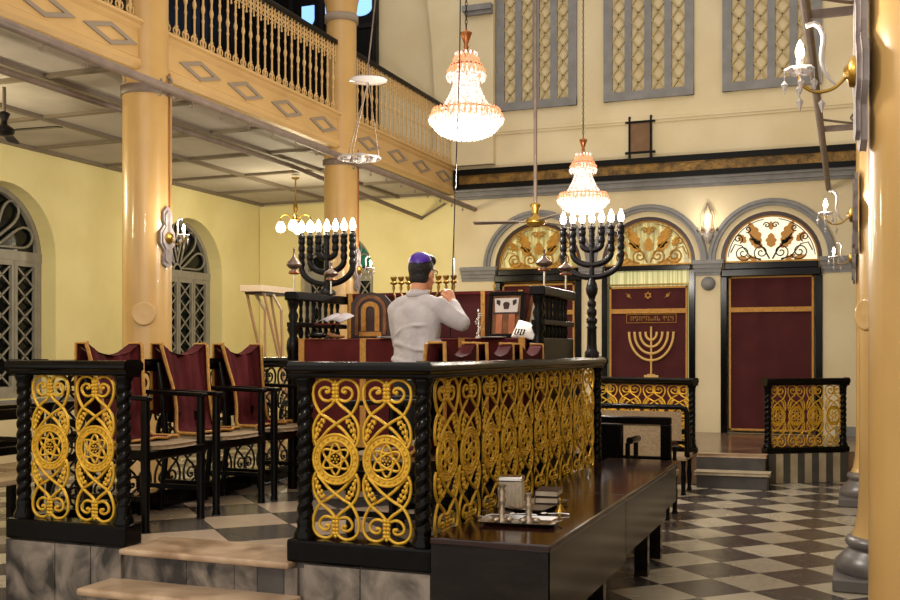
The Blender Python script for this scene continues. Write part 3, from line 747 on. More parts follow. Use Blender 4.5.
def railing(label, a, b, npan, z=ZP, m='gold', H_=1.03, posts=(1, 1), hb=.12, over=.07, bar=None, rover=None, lover=None, mit='', pr=None, psx=None):
    ro = over if rover is None else rover; lo = over if lover is None else lover
    a, b = Vector((a[0], a[1], 0)), Vector((b[0], b[1], 0)); L = (b-a).length; rz = math.atan2(b.y-a.y, b.x-a.x)
    t = thing('railing', label, 'railing', (a.x, a.y, z), rz)
    # top rail with moulded section
    S = [(-.05, H_-.085), (-.06, H_-.075), (-.06, H_-.06), (-.078, H_-.045), (-.078, H_-.02), (-.055, H_), (.055, H_), (.078, H_-.02), (.078, H_-.045), (.06, H_-.06), (.06, H_-.075), (.05, H_-.085)]
    n = len(S); v = [(x+(y if (x < 0 and 's' in mit) else -y if (x > 0 and 'e' in mit) else 0), y, zz) for x in (-lo-1e-6, L+ro) for y, zz in S]
    MB().add(v, [tuple(range(n)), tuple(range(2*n-1, n-1, -1))]+[(i, (i+1) % n, n+(i+1) % n, n+i) for i in range(n)]).build('top_rail', 'black', t, bevel=.006)
    MB().bx(-lo+(.0755 if 's' in mit else 0), L+ro+(.075 if 'e' in mit else 0), -.075, .075, .002, hb).build('base_rail', 'black', t, bevel=.014)
    hp = H_-.085-hb
    for k, p in enumerate((0, L)):
        if posts[k]: inst('post%.2f' % hp, lambda: twist_post(hp), 'post', 'black', t, (p, 0, hb))
    s_ = hp/.83
    for k in range(npan):
        x = L*(k+.5)/npan if npan > 3 else .035+(L-.07)*(k+.5)/npan
        if pr: x = pr[0]+(pr[1]-pr[0])*(k+.5)/npan
        inst('scroll'+m, lambda: SP, 'scroll_panel', m, t, (x, 0, hb+hp/2), 0, (psx or min(1.0, L/npan/.285), 1, s_))
    if bar:
        for x in bar: MB().bx(x-.008, x+.008, -.01, .01, hb, H_-.085).build('upright_bar', 'black', t)
    return t
railing('gilded scroll railing on the left of the platform entrance', (-4.49, 4.70), (-3.78, 4.70), 2)
railing('gilded scroll railing front section between the entrance and the table', (-2.63, 4.70), (-1.985, 4.70), 2, posts=(1, 0), rover=.015, mit='e')
railing('long gilded scroll railing running beside the polished tables', (-1.97, 4.70), (-1.97, 8.45), 10, bar=(.846, 1.89, 2.93), lover=0, mit='s', pr=(.15, 3.63), psx=1.12)
railing('dark scroll railing along the left side of the platform behind the draped chairs', (-4.49, 4.90), (-4.49, 8.2), 10, m='darkscroll', posts=(0, 1))
railing('gilded scroll railing on the dais at the right with striped base', (-.92, 12.92), (-.08, 13.47), 4, z=.36, H_=.90, hb=.07, over=.05, psx=.80)
railing('gilded scroll railing on the dais behind the cane benches', (-3.05, 13.02), (-1.77, 12.58), 4, z=.36, H_=.90, hb=.07, over=.05, psx=1.15)

# ------------------------------------------------------------ chairs on the platform
def chair_proto():
    c = thing('armchair', 'x', 'chair', (0, 0, 0))
    # local: faces +x, y is width; seat depth 0..0.46
    w = .28
    for sy in (-1, 1):
        MB().tube([(.40, sy*w, .0), (.40, sy*w, .03), (.40, sy*w, .42), (.40, sy*w, .80)], [.03, .024, .029, .025], 8).build('front_leg', 'blackwood', c)
        MB().tube([(-.06, sy*(w-.02), 0), (-.01, sy*(w-.02), .45), (-.06, sy*(w-.03), .85), (-.10, sy*(w-.05), 1.0)], .02, 8).build('back_leg', 'blackwood', c)
        MB().beam((-.04, sy*w, .815), (.435, sy*w, .80), .055, .028).build('armrest', 'blackwood', c, bevel=.008)
        MB().beam((-.02, sy*(w-.01), .2), (.40, sy*w, .2), .02, .03).build('stretcher', 'blackwood', c)
    MB().bx(-.02, .43, -w, w, .43, .49).build('seat_frame', 'blackwood', c, bevel=.01)
    n = 16; P = [(.20+.26*math.copysign(abs(math.cos(a))**.7, math.cos(a))-.0, (w-.01)*math.copysign(abs(math.sin(a))**.6, math.sin(a))) for a in [2*PI*k/24 for k in range(24)]]
    MB().prism(P, .49, .515, 'z').build('cane_seat', 'cane', c, bevel=.006)
    mb = MB().bx(-.115, -.09, -w+.05, w-.05, .94, 1.0).bx(-.03, -.0, -w+.02, w-.02, .60, .66)
    for y in (-.14, -.05, .05, .14): mb.tube([(-.02, y, .65), (-.06, y, .85), (-.10, y, .96)], .012, 6)
    mb.build('back_frame', 'blackwood', c)
    return c
def cover_mesh(rnd, flip=1):
    # cloth hood: front sheet down the back to the seat, spreading onto it; ears at the top
    mb = MB(); nx, nz = 20, 16; front = []
    for j in range(nz+1):
        t = j/nz; row = []
        for i in range(nx+1):
            u = i/nx*2-1
            if t < .72:
                q = t/.72; z = 1.08-.55*q; x = -.062+.09*q; hw = .25-.05*math.sin(PI*q)*.8-.01*q
            else:
                q = (t-.72)/.28; z = .53; x = .03+.20*q; hw = .245+.02*q
            ear = .05*max(0, abs(u)-.55)/.45*(1 if t < .01 else max(0, 1-t*6))
            x += .014*math.sin(u*7+t*5)+.01*math.sin(u*13+2*t)
            if t >= .72: x = max(x, .02)
            row.append((x, u*hw, z+ear-.03*(1-abs(u))*(1 if t < .15 else 0)+(.004*math.sin(u*9) if t > .72 else 0)))
        front.append(row)
    def sheet(rows, thick, mi):
        mb.cur = mi; nj, ni = len(rows), len(rows[0])
        vs = [p for r_ in rows for p in r_]; n = len(vs); vs = vs+[(a-thick, b, c+.004) for a, b, c in vs]
        fs = []
        for j in range(nj-1):
            for i in range(ni-1):
                a = j*ni+i; fs += [(a, a+ni, a+ni+1, a+1), (n+a, n+a+1, n+a+ni+1, n+a+ni)]
            a = j*ni; b = a+ni-1; fs += [(a, n+a, n+a+ni, a+ni), (b, b+ni, n+b+ni, n+b)]
        mb.add(vs, fs, True)
    sheet(front, .012, 0)
    def top(u): return 1.08+.05*max(0, abs(u)-.55)/.45-.03*(1-abs(u))
    back = [[(-.135-.008*math.sin(k), -.25+.05*k, top((k-5)/5)*(1-t)+.65*t) for k in range(11)] for t in (0, .3, .6, 1)]
    sheet(back, .006, 0)
    tp = [[(x, -.25+.05*k, top((k-5)/5)) for k in range(11)] for x in (-.055, -.10, -.14)]
    sheet(tp, .0, 0)
    hood = mb
    br = MB()
    for i in (0, nx): br.tube([Vector(front[j][i])+Vector((.012, 0, .0)) for j in range(nz+1)], .012, 6, flat=(1, 0, 0))
    br.tube([Vector(front[nz][i])+Vector((.006, 0, .004)) for i in range(nx+1)], .009, 6)
    for sy in (-1, 1): br.tube([(-.05, sy*.252, 1.135), (-.14, sy*.252, 1.135), (-.145, sy*.25, .95), (-.14, sy*.25, .68)], .011, 6)
    return hood, br
ch0 = chair_proto()
hood, braid = cover_mesh(random)
cv0 = thing('chair_cover', 'x', 'cover', (0, 0, 0))
hood.build('velvet', 'maroon', cv0); braid.build('gold_braid', 'trimgold', cv0)
cl = [('black armchair nearest the entrance in the left row, arm ends beside the twisted post', 'maroon gold-edged cover on the nearest chair of the left row'),
      ('middle black armchair of the left row against the dark railing', 'maroon gold-edged cover on the middle chair of the left row'),
      ('farthest black armchair of the left row, nearest the reading desk', 'maroon gold-edged cover on the farthest chair of the left row')]
cr = [('black armchair of the right row, nearest the corner post', 'maroon cover peeking over the long railing, nearest the corner post'),
      ('middle black armchair of the right row behind the long railing', 'maroon cover peeking over the long railing, middle one'),
      ('farthest black armchair of the right row next to the reading desk', 'maroon cover peeking over the long railing, farthest one')]
for i in range(3):
    y = 5.34+i*.735; loc = (-4.31, y, ZP)
    if i == 0: ch0.location = loc; ch0['label'] = cl[0][0]; ch0['group'] = 'armchairs on the platform'; cv0.location = loc; cv0['label'] = cl[0][1]; cv0['group'] = 'maroon chair covers'
    else: dup(ch0, None, loc, 0, cl[i][0]); dup(cv0, None, loc, 0, cl[i][1])
for i in range(3):
    loc = (-2.14, 5.32+i*.68, ZP); rz = PI
    dup(ch0, None, loc, rz, cr[i][0]); dup(cv0, None, (loc[0], loc[1], ZP-.005), rz, cr[i][1])

# ------------------------------------------------------------ reading desk
dk = thing('reading_desk', 'black carved reading desk with tall spindle end panels', 'desk', (-3.03, 7.5, ZP))
MB().bx(-.99, .88, -.38, .42, 1.10, 1.15).build('desk_top', 'blackwood', dk)
MB().bx(-.98, .88, -.34, .40, .0, .12).build('plinth', 'blackwood', dk)
MB().bx(-.96, .88, -.33, .40, .12, 1.10).build('desk_body', 'blackwood', dk)
MB().bx(-1.0, .88, .44, .48, .0, 1.54).build('back_screen', 'blackwood', dk)
def turned(h, r):
    pr = []; n = 24
    for i in range(n+1):
        z = h*i/n; rr = r*(.55+.35*abs(math.sin(i*PI/6))) if 1 < i < n-1 else r
        pr.append((rr, z))
    return pr
for sx in (-1, 1):
    wp = MB(); x = .945 if sx > 0 else -1.06
    wp.bx(x-.045, x+.045, -.40, .46, 0, 1.18).build('end_panel', 'blackwood', dk, bevel=.01)
    MB().bx(x-.06, x+.06, -.42, .48, 1.48, 1.55).build('cap_rail', 'blackwood', dk, bevel=.012)
    MB().bx(x-.05, x+.05, -.40, .46, 1.27, 1.31).build('mid_rail', 'blackwood', dk, bevel=.008)
    for k in range(9):
        y = -.38+k*.103; 
        MB().lathe(turned(.17, .022), (x, y, 1.31), 10).build('spindle', 'blackwood', dk) if False else None
    for k in range(7):
        y = -.26+k*.105
        MB().lathe([(.016, 1.31), (.02, 1.33), (.012, 1.36), (.016, 1.395), (.012, 1.43), (.02, 1.46), (.016, 1.48)], (x, y, 0), 10).build('spindle', 'blackwood', dk)
        MB().lathe([(.014, 1.18), (.024, 1.225), (.014, 1.27)], (x, y, 0), 10).build('short_spindle', 'blackwood', dk)
    MB().lathe([(.045, 0), (.045, 1.05), (.055, 1.1), (.05, 1.16), (.03, 1.2), (.05, 1.25), (.03, 1.31), (.042, 1.36), (.026, 1.40), (.04, 1.44), (.045, 1.48)], (x, -.38, 0), 14).build('turned_post', 'blackwood', dk)
# drapes
fc = thing('desk_cloth', 'red velvet cloth with gold stripes hanging over the front of the desk', 'cloth', (-3.03, 7.08, ZP))
mb = MB().bx(-.975, .87, -.02, .0, .35, 1.17).bx(-.975, .87, -.02, .43, 1.152, 1.175)
mb.build('velvet', 'red', fc, bevel=.008)
for x in (-.95, -.42, .38, .84): MB().bx(x-.025, x+.025, -.028, -.02, .39, 1.176).bx(x-.025, x+.025, -.028, .4, 1.175, 1.18).build('gold_stripe', 'trimgold', fc)
MB().bx(-.975, .87, -.028, -.02, .35, .39).build('gold_hem', 'trimgold', fc)
bc = thing('screen_drape', 'tall maroon drape with vertical gold stripes behind the desk', 'drape', (-3.08, 7.91, ZP))
cloth(1.86, 1.19, 1.56, 0, amp=.003, waves=2).build('velvet', 'curtain', bc)
MB().bx(-.94, .93, -.012, .08, 1.545, 1.57).build('top_fold', 'red', bc)
for x in (-.90, -.30, .30, .62, .88): MB().bx(x-.018, x+.018, -.018, -.008, 1.19, 1.572).build('gold_stripe', 'trimgold', bc)

# things on the desk
TZ = ZP+1.18
def on(name, label, cat, x, y, rz=0, z=TZ): return thing(name, label, cat, (x, y, z), rz)
ic = on('arched_panel', 'carved tan wooden panel with an arch leaning on the desk', 'panel', -3.62, 7.55, .08)
ic.scale = (1.12, 1, 1.04); hh = .36; mb = MB().prism([(-.15, 0), (.15, 0), (.15, hh-.08), (.10, hh-.02), (0, hh), (-.10, hh-.02), (-.15, hh-.08)], 0, .03, 'y'); mb.build('board', 'darkwood', ic, bevel=.005)
mb = MB(); ring(mb, 0, .22, .095, .12, -.012, 0, 16); mb.bx(-.12, -.095, -.012, 0, .03, .22).bx(.095, .12, -.012, 0, .03, .22)
mb.build('outer_arch', 'tanwood', ic)
mb = MB(); ring(mb, 0, .22, .035, .07, -.018, 0, 16); mb.bx(-.07, -.035, -.018, 0, .06, .22).bx(.035, .07, -.018, 0, .06, .22).bx(-.085, .085, -.02, 0, .02, .055)
mb.build('inner_arch', 'trimgold', ic)
pf = on('framed_picture', 'dark framed picture of two red scrolls below a white drape', 'picture', -2.46, 7.5, -.12)
pf.rotation_euler = (-.12, 0, -.12); pf.scale = (.93, 1, 1)
mb = MB()
for b_ in ((-.16, .16, 0, .03), (-.16, .16, .33, .36)): mb.bx(b_[0], b_[1], -.02, .015, b_[2], b_[3])
mb.bx(-.16, -.13, -.02, .015, .03, .33).bx(.13, .16, -.02, .015, .03, .33); mb.build('frame', 'blackwood', pf, bevel=.004)
pg = MB().bx(-.13, .13, 0, .01, .03, .33).build('picture_ground', 'tanwood', pf)
MB().prism([(-.1, .2), (.1, .2), (.11, .31), (-.11, .31)], -.006, 0, 'y').build('white_drape', 'white', pg)
mb = MB().prism([(-.02, .225), (.02, .225), (.03, .265), (.015, .28), (-.015, .28), (-.03, .265)], -.01, -.006, 'y').prism([(-.09, .27), (-.06, .25), (-.055, .29), (-.09, .3)], -.01, -.006, 'y').prism([(.09, .27), (.06, .25), (.055, .29), (.09, .3)], -.01, -.006, 'y').bx(-.115, .115, -.01, -.006, .185, .2)
mb.build('urn_shapes', 'darkwood', pg)
MB().bx(-.085, -.03, -.012, 0, .035, .185).build('scroll', 'orange', pg); MB().bx(.03, .085, -.012, 0, .035, .185).build('scroll', 'orange', pg); MB().bx(-.028, .028, -.008, 0, .035, .185).build('scroll_gap', 'tanwood', pg)
bgm = on('prayer_shawl_bag', 'white rounded bag with dark markings lying beside the framed picture', 'bag', -2.19, 7.15, -.3)
bgm.rotation_euler = (0, .1, -.3); bgm.scale = (.85, .85, .8); bgm.location.z -= .02
bb = MB()
nx, nz = 12, 8; vs = []; 
for j in range(nz+1):
    for i in range(nx+1):
        u, v = i/nx*2-1, j/nz*2-1
        hgt = .065*(1-abs(u)**3)*(1-v*v)**.5 if abs(v) < 1 else 0
        vs.append((u*.12, -.05-hgt*.6+(v+1)*.05, .075+v*.06+.02*(1-u)*(v+1)/2))
n = len(vs); vs += [(a, b+.03, c) for a, b, c in vs]; fs = []
for j in range(nz):
    for i in range(nx): a = j*(nx+1)+i; fs += [(a, a+1, a+nx+2, a+nx+1), (n+a, n+a+nx+1, n+a+nx+2, n+a+1)]
for j in range(nz): a = j*(nx+1); b = a+nx; fs += [(a, a+nx+1, n+a+nx+1, n+a), (b, n+b, n+b+nx+1, b+nx+1)]
for i in range(nx): a = i; b = nz*(nx+1)+i; fs += [(a, n+a, n+a+1, a+1), (b, b+1, n+b+1, n+b)]
bb.add(vs, fs, True).build('bag_body', 'white', bgm)
mb = MB()
for k in range(4):
    x = -.05+k*.028
    mb.beam((x, -.098, .05), (x+.012, -.094, .10), .006, .01); mb.beam((x, -.099, .05+.02*(k % 2)), (x+.02, -.099, .05+.02*(k % 2)), .006, .008); mb.beam((x+.006, -.096, .10), (x+.022, -.096, .095), .006, .008)
mb.build('dark_marking', 'menorah', bgm)
lb = on('leaning_board', 'tan wooden board leaning behind the right turned post', 'board', -2.25, 7.62, -.1)
mb = MB().prism([(-.11, 0), (.07, 0), (.09, .34), (-.03, .36)], 0, .02, 'y'); mb.build('board', 'tanwood', lb, bevel=.004)
MB().prism([(-.07, .03), (.05, .03), (.07, .31), (-.01, .33)], -.005, 0, 'y').build('paper', 'ivory', lb)
bk = thing('open_book', 'open white book with bent pages on a black rest at the left of the desk', 'book', (-3.77, 7.2, TZ+.15), -.25); bk.scale = (.70, .78, .6)
for sx in (-1, 1):
    vs = []; 
    P = [(0, .0), (sx*.05, .03), (sx*.12, .02), (sx*.19, -.01)]
    a = [(x, -.10, z-.035) for x, z in P]+[(x, .11, z+.06) for x, z in P]
    a += [(x, y, z-.012) for x, y, z in a]
    f_ = [(i, i+1, i+5, i+4) for i in range(3)]+[(8+i, 12+i, 13+i, 9+i) for i in range(3)]+[(i, 8+i, 9+i, i+1) for i in range(3)]+[(4+i, 5+i, 13+i, 12+i) for i in range(3)]+[(0, 4, 12, 8), (3, 11, 15, 7)]
    MB().add(a, f_, True).build('page', 'page', bk)
MB().bx(-.19, .19, -.11, -.10, -.075, -.055).build('cover', 'red', bk)
br_ = on('book_rest', 'small black stand carrying the open book', 'stand', -3.80, 7.24)
MB().lathe([(.06, 0), (.06, .012), (.015, .03), (.012, .10), (.03, .11)], seg=14).build('foot', 'black', br_)
hn = on('ram_horn', 'small curved tan horn lying on the red cloth', 'horn', -3.70, 7.10)
MB().tube(spl([(-.07, 0, .035), (-.03, 0, .02), (.02, .0, .013), (.07, .0, .012)], 5), [.022-.0009*i for i in range(16)], 10).build('horn_body', 'tanwood', hn)
pc = on('dark_pouch', 'shiny black rounded pouch lying at the left of the horn', 'pouch', -3.84, 7.05)
MB().ball((0, 0, .022), (.08, .05, .022), 16, 8).build('pouch_body', 'black', pc); MB().beam((-.07, 0, .03), (.07, 0, .03), .01, .006).build('zip', 'silver', pc)
ps = on('paper_sheets', 'loose white papers on the cloth left of the standing man', 'papers', -3.22, 7.08, .2)
for k in range(3):
    o = MB().bx(-.1, .1, -.07, .07, .002+k*.004, .004+k*.004).build('sheet', 'white', ps); o.rotation_euler = (0, 0, k*.2)
ps = on('paper_sheets', 'loose white papers on the cloth right of the standing man, below the silver ornament', 'papers', -2.42, 7.05, -.1)
for k in range(2):
    o = MB().bx(-.1, .1, -.05, .05, .002+k*.004, .004+k*.004).build('sheet', 'white', ps); o.rotation_euler = (0, 0, k*.15)
so = on('silver_pointer', 'silver chain and pointer hanging beside the framed picture', 'pointer', -2.64, 7.40)
MB().lathe([(.03, 0), (.03, .008), (.008, .02), (.006, .22), (.0, .225)], seg=12).build('stem', 'silver', so)
mb = MB()
for k in range(12): mb.ball((.02*math.sin(k*.9), -.008, .2-.015*k), .009, 6, 4)
mb.build('chain', 'silver', so)
bpz = on('brass_rod_stand', 'thin upright brass rod standing left of the framed picture', 'stand', -2.58, 7.6)
MB().lathe([(.03, 0), (.03, .008), (.006, .02), (.007, .39), (.012, .41), (.0, .44)], seg=12).build('rod', 'brass', bpz)
# candelabrum
cd = on('brass_candelabrum', 'brass candelabrum with a row of cups and one white candle behind the man', 'candelabrum', -3.23, 7.72)
MB().lathe([(.09, 0), (.09, .015), (.03, .04), (.014, .08), (.02, .12), (.011, .16), (.011, .50)], seg=16).build('stem', 'brass', cd)
for k in range(1, 5):
    r = .066*k
    MB().tube([(r*math.cos(PI+PI*q/20), 0, .40+.75*r*math.sin(PI+PI*q/20)) for q in range(21)], .008, 6).build('arm', 'brass', cd)
for k in range(-4, 5):
    MB().lathe([(.008, .40), (.014, .42), (.006, .44), (.03, .455), (.03, .464), (.008, .47), (.018, .48), (.026, .50), (.026, .51)], (.066*k, 0, 0), 12).build('candle_cup', 'brass', cd)
MB().lathe([(.010, .51), (.009, .64), (.002, .65)], (.264, 0, 0), 10).build('candle', 'white', cd)
# silver finials on rods
fin = None
for i, (x, y, zt, zb, lab) in enumerate([(-4.13, 7.2, 2.42, 2.055, 'silver onion finial on a rod, leftmost, left of the left menorah'), (-3.93, 7.45, 2.32, 2.055, 'silver onion finial on a rod in front of the left menorah stem'), (-2.05, 7.15, 2.33, 2.055, 'silver onion finial on a rod, left one above the right carved panel'), (-1.97, 7.45, 2.30, 2.055, 'silver onion finial on a rod, right one above the right carved panel')]):
    if fin is None:
        fin = thing('finial', lab, 'finial', (x, y, zb), 0, 'silver finials above the desk')
        MB().lathe([(.008, 0), (.008, .17)], seg=8).build('rod', 'silver', fin)
        MB().lathe([(.01, .16), (.035, .165), (.04, .175), (.018, .19), (.04, .2), (.062, .225), (.055, .245), (.022, .275), (.01, .30), (.007, .345), (.012, .352), (.0, .37)], seg=18).build('onion_head', 'darksilver', fin)
        MB().lathe([(.03, .15), (.045, .158), (.045, .168), (.02, .172)], seg=18).build('collar', 'copper', fin)
        cur_ = fin
    else: cur_ = dup(fin, None, (x, y, zb), 0, lab)
    cur_.scale = (1, 1, (zt-zb)/.37)

# ------------------------------------------------------------ big seven-armed menorahs
def menorah(name_label, loc, stem_h, post=None):
    m_ = thing('menorah', name_label, 'menorah', loc, 0)
    z0 = stem_h   # junction of lowest arms
    if post: pr = post
    else: pr = [(.08, 0), (.085, .02), (.06, .035), (.035, .05), (.04, .07), (.026, .09), (.022, z0)]
    MB().lathe(pr, seg=18).build('stem', 'menorah', m_)
    MB().lathe([(.022, z0-.02), (.022, z0+.25)], seg=14).build('upper_stem', 'menorah', m_)
    for k, (r, dz) in enumerate(((.08, .22), (.16, .10), (.24, .0))):
        for sx in (-1, 1):
            top = z0+.40; zc = z0+dz
            pts = [(0, 0, zc)]+[(sx*(r*math.sin(a)), 0, zc+(r*.62)*(1-math.cos(a))) for a in [PI/2*q/8 for q in range(1, 9)]]
            zz = pts[-1][2]; ns = 8
            for q in range(1, ns+1): pts.append((sx*r, 0, zz+(top-zz)*q/ns))
            p2 = spl(pts, 3); rad = []
            for v in p2:
                up = v.z > zz
                rad.append(.022+(.009*abs(math.sin((v.z-zz)*50)) if up else .003))
            MB().tube(p2, rad, 12).build('arm', 'menorah', m_)
    MB().lathe([(.02, z0+.2)]+[(.02+.007*abs(math.sin(q*1.1)), z0+.2+.2*q/14) for q in range(15)], seg=12).build('centre_arm', 'menorah', m_)
    for k in range(-3, 4):
        x = .08*k; z = z0+.40
        cup = MB().lathe([(.022, z-.02), (.031, z-.005), (.031, z+.015), (.02, z+.02), (.016, z+.045)], (x, 0, 0), 12).build('candle_cup', 'menorah', m_)
        MB().lathe([(.014, z+.045), (.025, z+.065), (.027, z+.085), (.02, z+.11), (.008, z+.14), (.0, z+.15)], (x, 0, 0), 12).build('flame_bulb', 'bulb', cup)
    for x in (-.16, .08): lamp('menorah_light', (x, -.0, z0+.62), 3.5, WARM, .05, m_)
    return m_
menorah('dark seven-armed menorah standing on the left carved end of the desk', (-4.09, 7.68, 2.065), .085)
post = [(.06, 0), (.06, .05), (.045, .07), (.04, .12), (.038, .28), (.045, .30), (.03, .32), (.045, .35), (.045, .38), (.028, .40), (.04, .43), (.04, .47), (.026, .49), (.036, .52), (.036, .55), (.024, .57), (.03, .60), (.045, .64), (.05, .68), (.042, .73), (.03, .76), (.022, .80)]
menorah('dark seven-armed menorah on a tall turned post at the far corner of the railing', (-1.97, 8.28, ZP+1.031), .655, [(r, z*.655/.80) for r, z in post])

# ------------------------------------------------------------ chandeliers
def chandelier(label, loc, top, power, group='crystal chandeliers'):
    c = thing('chandelier', label, 'chandelier', loc, 0, group)
    rnd = random.Random(1)
    def drops(mb, r, z, n, w, h, jit=.0):
        for k in range(n):
            a = 2*PI*k/n+jit; mb.octa((r*math.cos(a), r*math.sin(a), z), w, h)
    mb = MB()   # bowl of crystal
    for j in range(11):
        t = j/10; z = .16-.155*math.sin(t*PI/2); r = .285*math.cos(t*PI/2*.93)
        drops(mb, r, z+.02, max(6, int(r*150)), .011, .026, j*.3)
    mb.lathe([(.03, .03), (.11, .05), (.18, .09), (.23, .14), (.24, .18)], seg=32)
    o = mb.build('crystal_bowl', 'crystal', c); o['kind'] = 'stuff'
    mb = MB()   # strands waist
    for k in range(36):
        a = 2*PI*k/36
        for q in range(17):
            t = q/16; r = .085+.13*t**2.2; z = .60-.36*t
            mb.octa((r*math.cos(a), r*math.sin(a), z), .0085, .014)
    mb.lathe([(.15, .25), (.09, .38), (.05, .5), (.045, .6)], seg=24)
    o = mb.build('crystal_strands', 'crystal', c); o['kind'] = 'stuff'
    mb = MB()
    drops(mb, .29, .19, 40, .015, .05); drops(mb, .27, .235, 38, .015, .045, .08); drops(mb, .145, .56, 24, .016, .05); drops(mb, .125, .60, 22, .014, .04, .1); drops(mb, .075, .69, 16, .012, .04); drops(mb, .10, .655, 18, .012, .04)
    mb2 = MB(); drops(mb2, .295, .165, 40, .017, .04, .08); drops(mb2, .15, .52, 24, .017, .045, .1); drops(mb2, .085, .70, 14, .012, .03, .1)
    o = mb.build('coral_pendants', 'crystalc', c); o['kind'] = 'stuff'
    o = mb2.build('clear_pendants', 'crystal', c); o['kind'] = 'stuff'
    mb = MB()
    for r, z in ((.27, .23), (.13, .60), (.08, .70)): MB().tube([(r*math.cos(2*PI*k/32), r*math.sin(2*PI*k/32), z) for k in range(32)], .005, 6, closed=True).build('brass_hoop', 'copper', c)
    MB().lathe([(.012, .68), (.015, .74), (.022, .755), (.014, .775), (.045, .86), (.05, .87), (.012, .885), (.01, .90)], seg=16).build('cap', 'copper', c)
    mb = MB(); z = .90; k = 0
    while z < top:
        s_ = .017
        pts = [((s_*.5*math.cos(a)) if k % 2 else 0, 0 if k % 2 else s_*.5*math.cos(a), z+.022+.024*math.sin(a)) for a in [2*PI*q/8 for q in range(8)]]
        mb.tube(pts, .0035, 4, closed=True); z += .037; k += 1
    mb.build('chain', 'menorah', c)
    lamp('chandelier_light', (0, 0, -.30), power, WARM, .16, c)
    lamp('chandelier_light', (.0, 0, .40), power*.05, WARM, .05, c)
    return c
c1 = chandelier('large crystal chandelier nearer the camera, above the reading platform', (-2.9, 7.83, 3.30), 5.0, 110)
chandelier('crystal chandelier farther back, above the right menorah', (-2.9, 11.76, 3.18), 5.0, 90)

# ------------------------------------------------------------ ceiling fans, hanging lamps
def fan(label, loc, rodh, ang, blade='pipe', R=.62, m='copper'):
    f = thing('ceiling_fan', label, 'fan', loc, ang)
    MB().lathe([(.0, -.05), (.04, -.05), (.09, -.03), (.10, .0), (.08, .03), (.03, .06), (.03, .1), (.055, .16), (.05, .17), (.012, .19)], seg=20).build('motor', m, f)
    MB().tube([(0, 0, .18), (0, 0, rodh)], .018, 8).build('rod', 'pipe', f)
    for k in range(3):
        a = 2*PI*k/3; mb = MB(); mb.M = Matrix.Rotation(a, 4, 'Z') @ Matrix.Rotation(.12, 4, 'X')
        mb.bx(.08, .2, -.015, .015, -.006, .006).prism([(.17, -.045), (.55*R/.62, -.06), (R, -.05), (R, .05), (.55*R/.62, .06), (.17, .045)], -.004, .006, 'z')
        mb.build('blade', blade, f)
    return f
fan('ceiling fan on a long grey rod in front of the left fanlight', (-2.9, 9.8, 2.87), 6.0, 3.3, m='brass')
fan('dark ceiling fan under the left gallery at the left edge', (-7.62, 7.72, 3.72), .42, .1, 'menorah', .62, 'menorah')
# glass oil lamp
hl = thing('hanging_glass_lamp', 'hanging glass lamp with a clear disc above a ring of glass cups', 'lamp', (-3.62, 7.5, 3.15))
MB().lathe([(.0, .605), (.06, .61), (.15, .62), (.155, .624), (.15, .628), (.03, .625), (.0, .625)], seg=28).build('glass_disc', 'clear', hl)
mb = MB(); mb.M = Matrix.Translation((-.08, 0, 0)); mb.lathe([(.02, -.03), (.05, -.02), (.06, .0), (.055, .01), (.02, .0)], seg=18)
for k in range(6):
    a = k*PI/3; mb.lathe([(.0, -.02), (.03, -.015), (.04, .015), (.036, .015), (.02, -.005)], (.12*math.cos(a), .12*math.sin(a), 0), 12)
mb.tube([(.17*math.cos(2*PI*k/24), .17*math.sin(2*PI*k/24), 0) for k in range(24)], .008, 6, closed=True)
mb.build('glass_cups', 'clear', hl)
mb = MB()
for k in range(3):
    a = k*2*PI/3+.4; mb.tube([(.16*math.cos(a)-.08, .16*math.sin(a), 0), (.0, 0, .62)], .004, 4)
mb.tube([(0, 0, .62), (0, 0, .75), (.35, .1, 4.0)], .006, 5)
mb.build('wires', 'pipe', hl)
hc = thing('pull_cord', 'thin dark cord hanging down to the desk right of the man', 'cord', (-2.95, 7.6, 1.70))
MB().tube([(0, 0, 0), (.03, 0, .8), (.08, 0, 2.2), (.12, 0, 5.5)], .005, 5).build('cord', 'menorah', hc)
# aisle lamp with glass shades
al = thing('aisle_chandelier', 'small brass lamp with glowing white shades under the left gallery', 'lamp', (-7.66, 13.4, 3.44))
MB().lathe([(.06, .715), (.06, .70), (.012, .68), (.01, .35), (.03, .3), (.035, .24), (.015, .2), (.012, .14), (.05, .1), (.05, .08), (.0, .06)], seg=16).build('stem', 'brass', al)
for k in range(4):
    a = k*PI/2+.35; ca, sa = math.cos(a), math.sin(a)
    MB().tube(spl([(0.03*ca, .03*sa, .1), (.13*ca, .13*sa, .17), (.22*ca, .22*sa, .13), (.22*ca, .22*sa, .06)], 5), .009, 6).build('arm', 'brass', al)
    MB().lathe([(.03, .06), (.05, .03), (.07, -.02), (.065, -.07), (.04, -.09), (.0, -.10)], (.22*ca, .22*sa, 0), 14).build('glass_shade', 'shade', al)
lamp('aisle_light', (0, 0, -.25), 60, (1, .88, .58), .2, al)

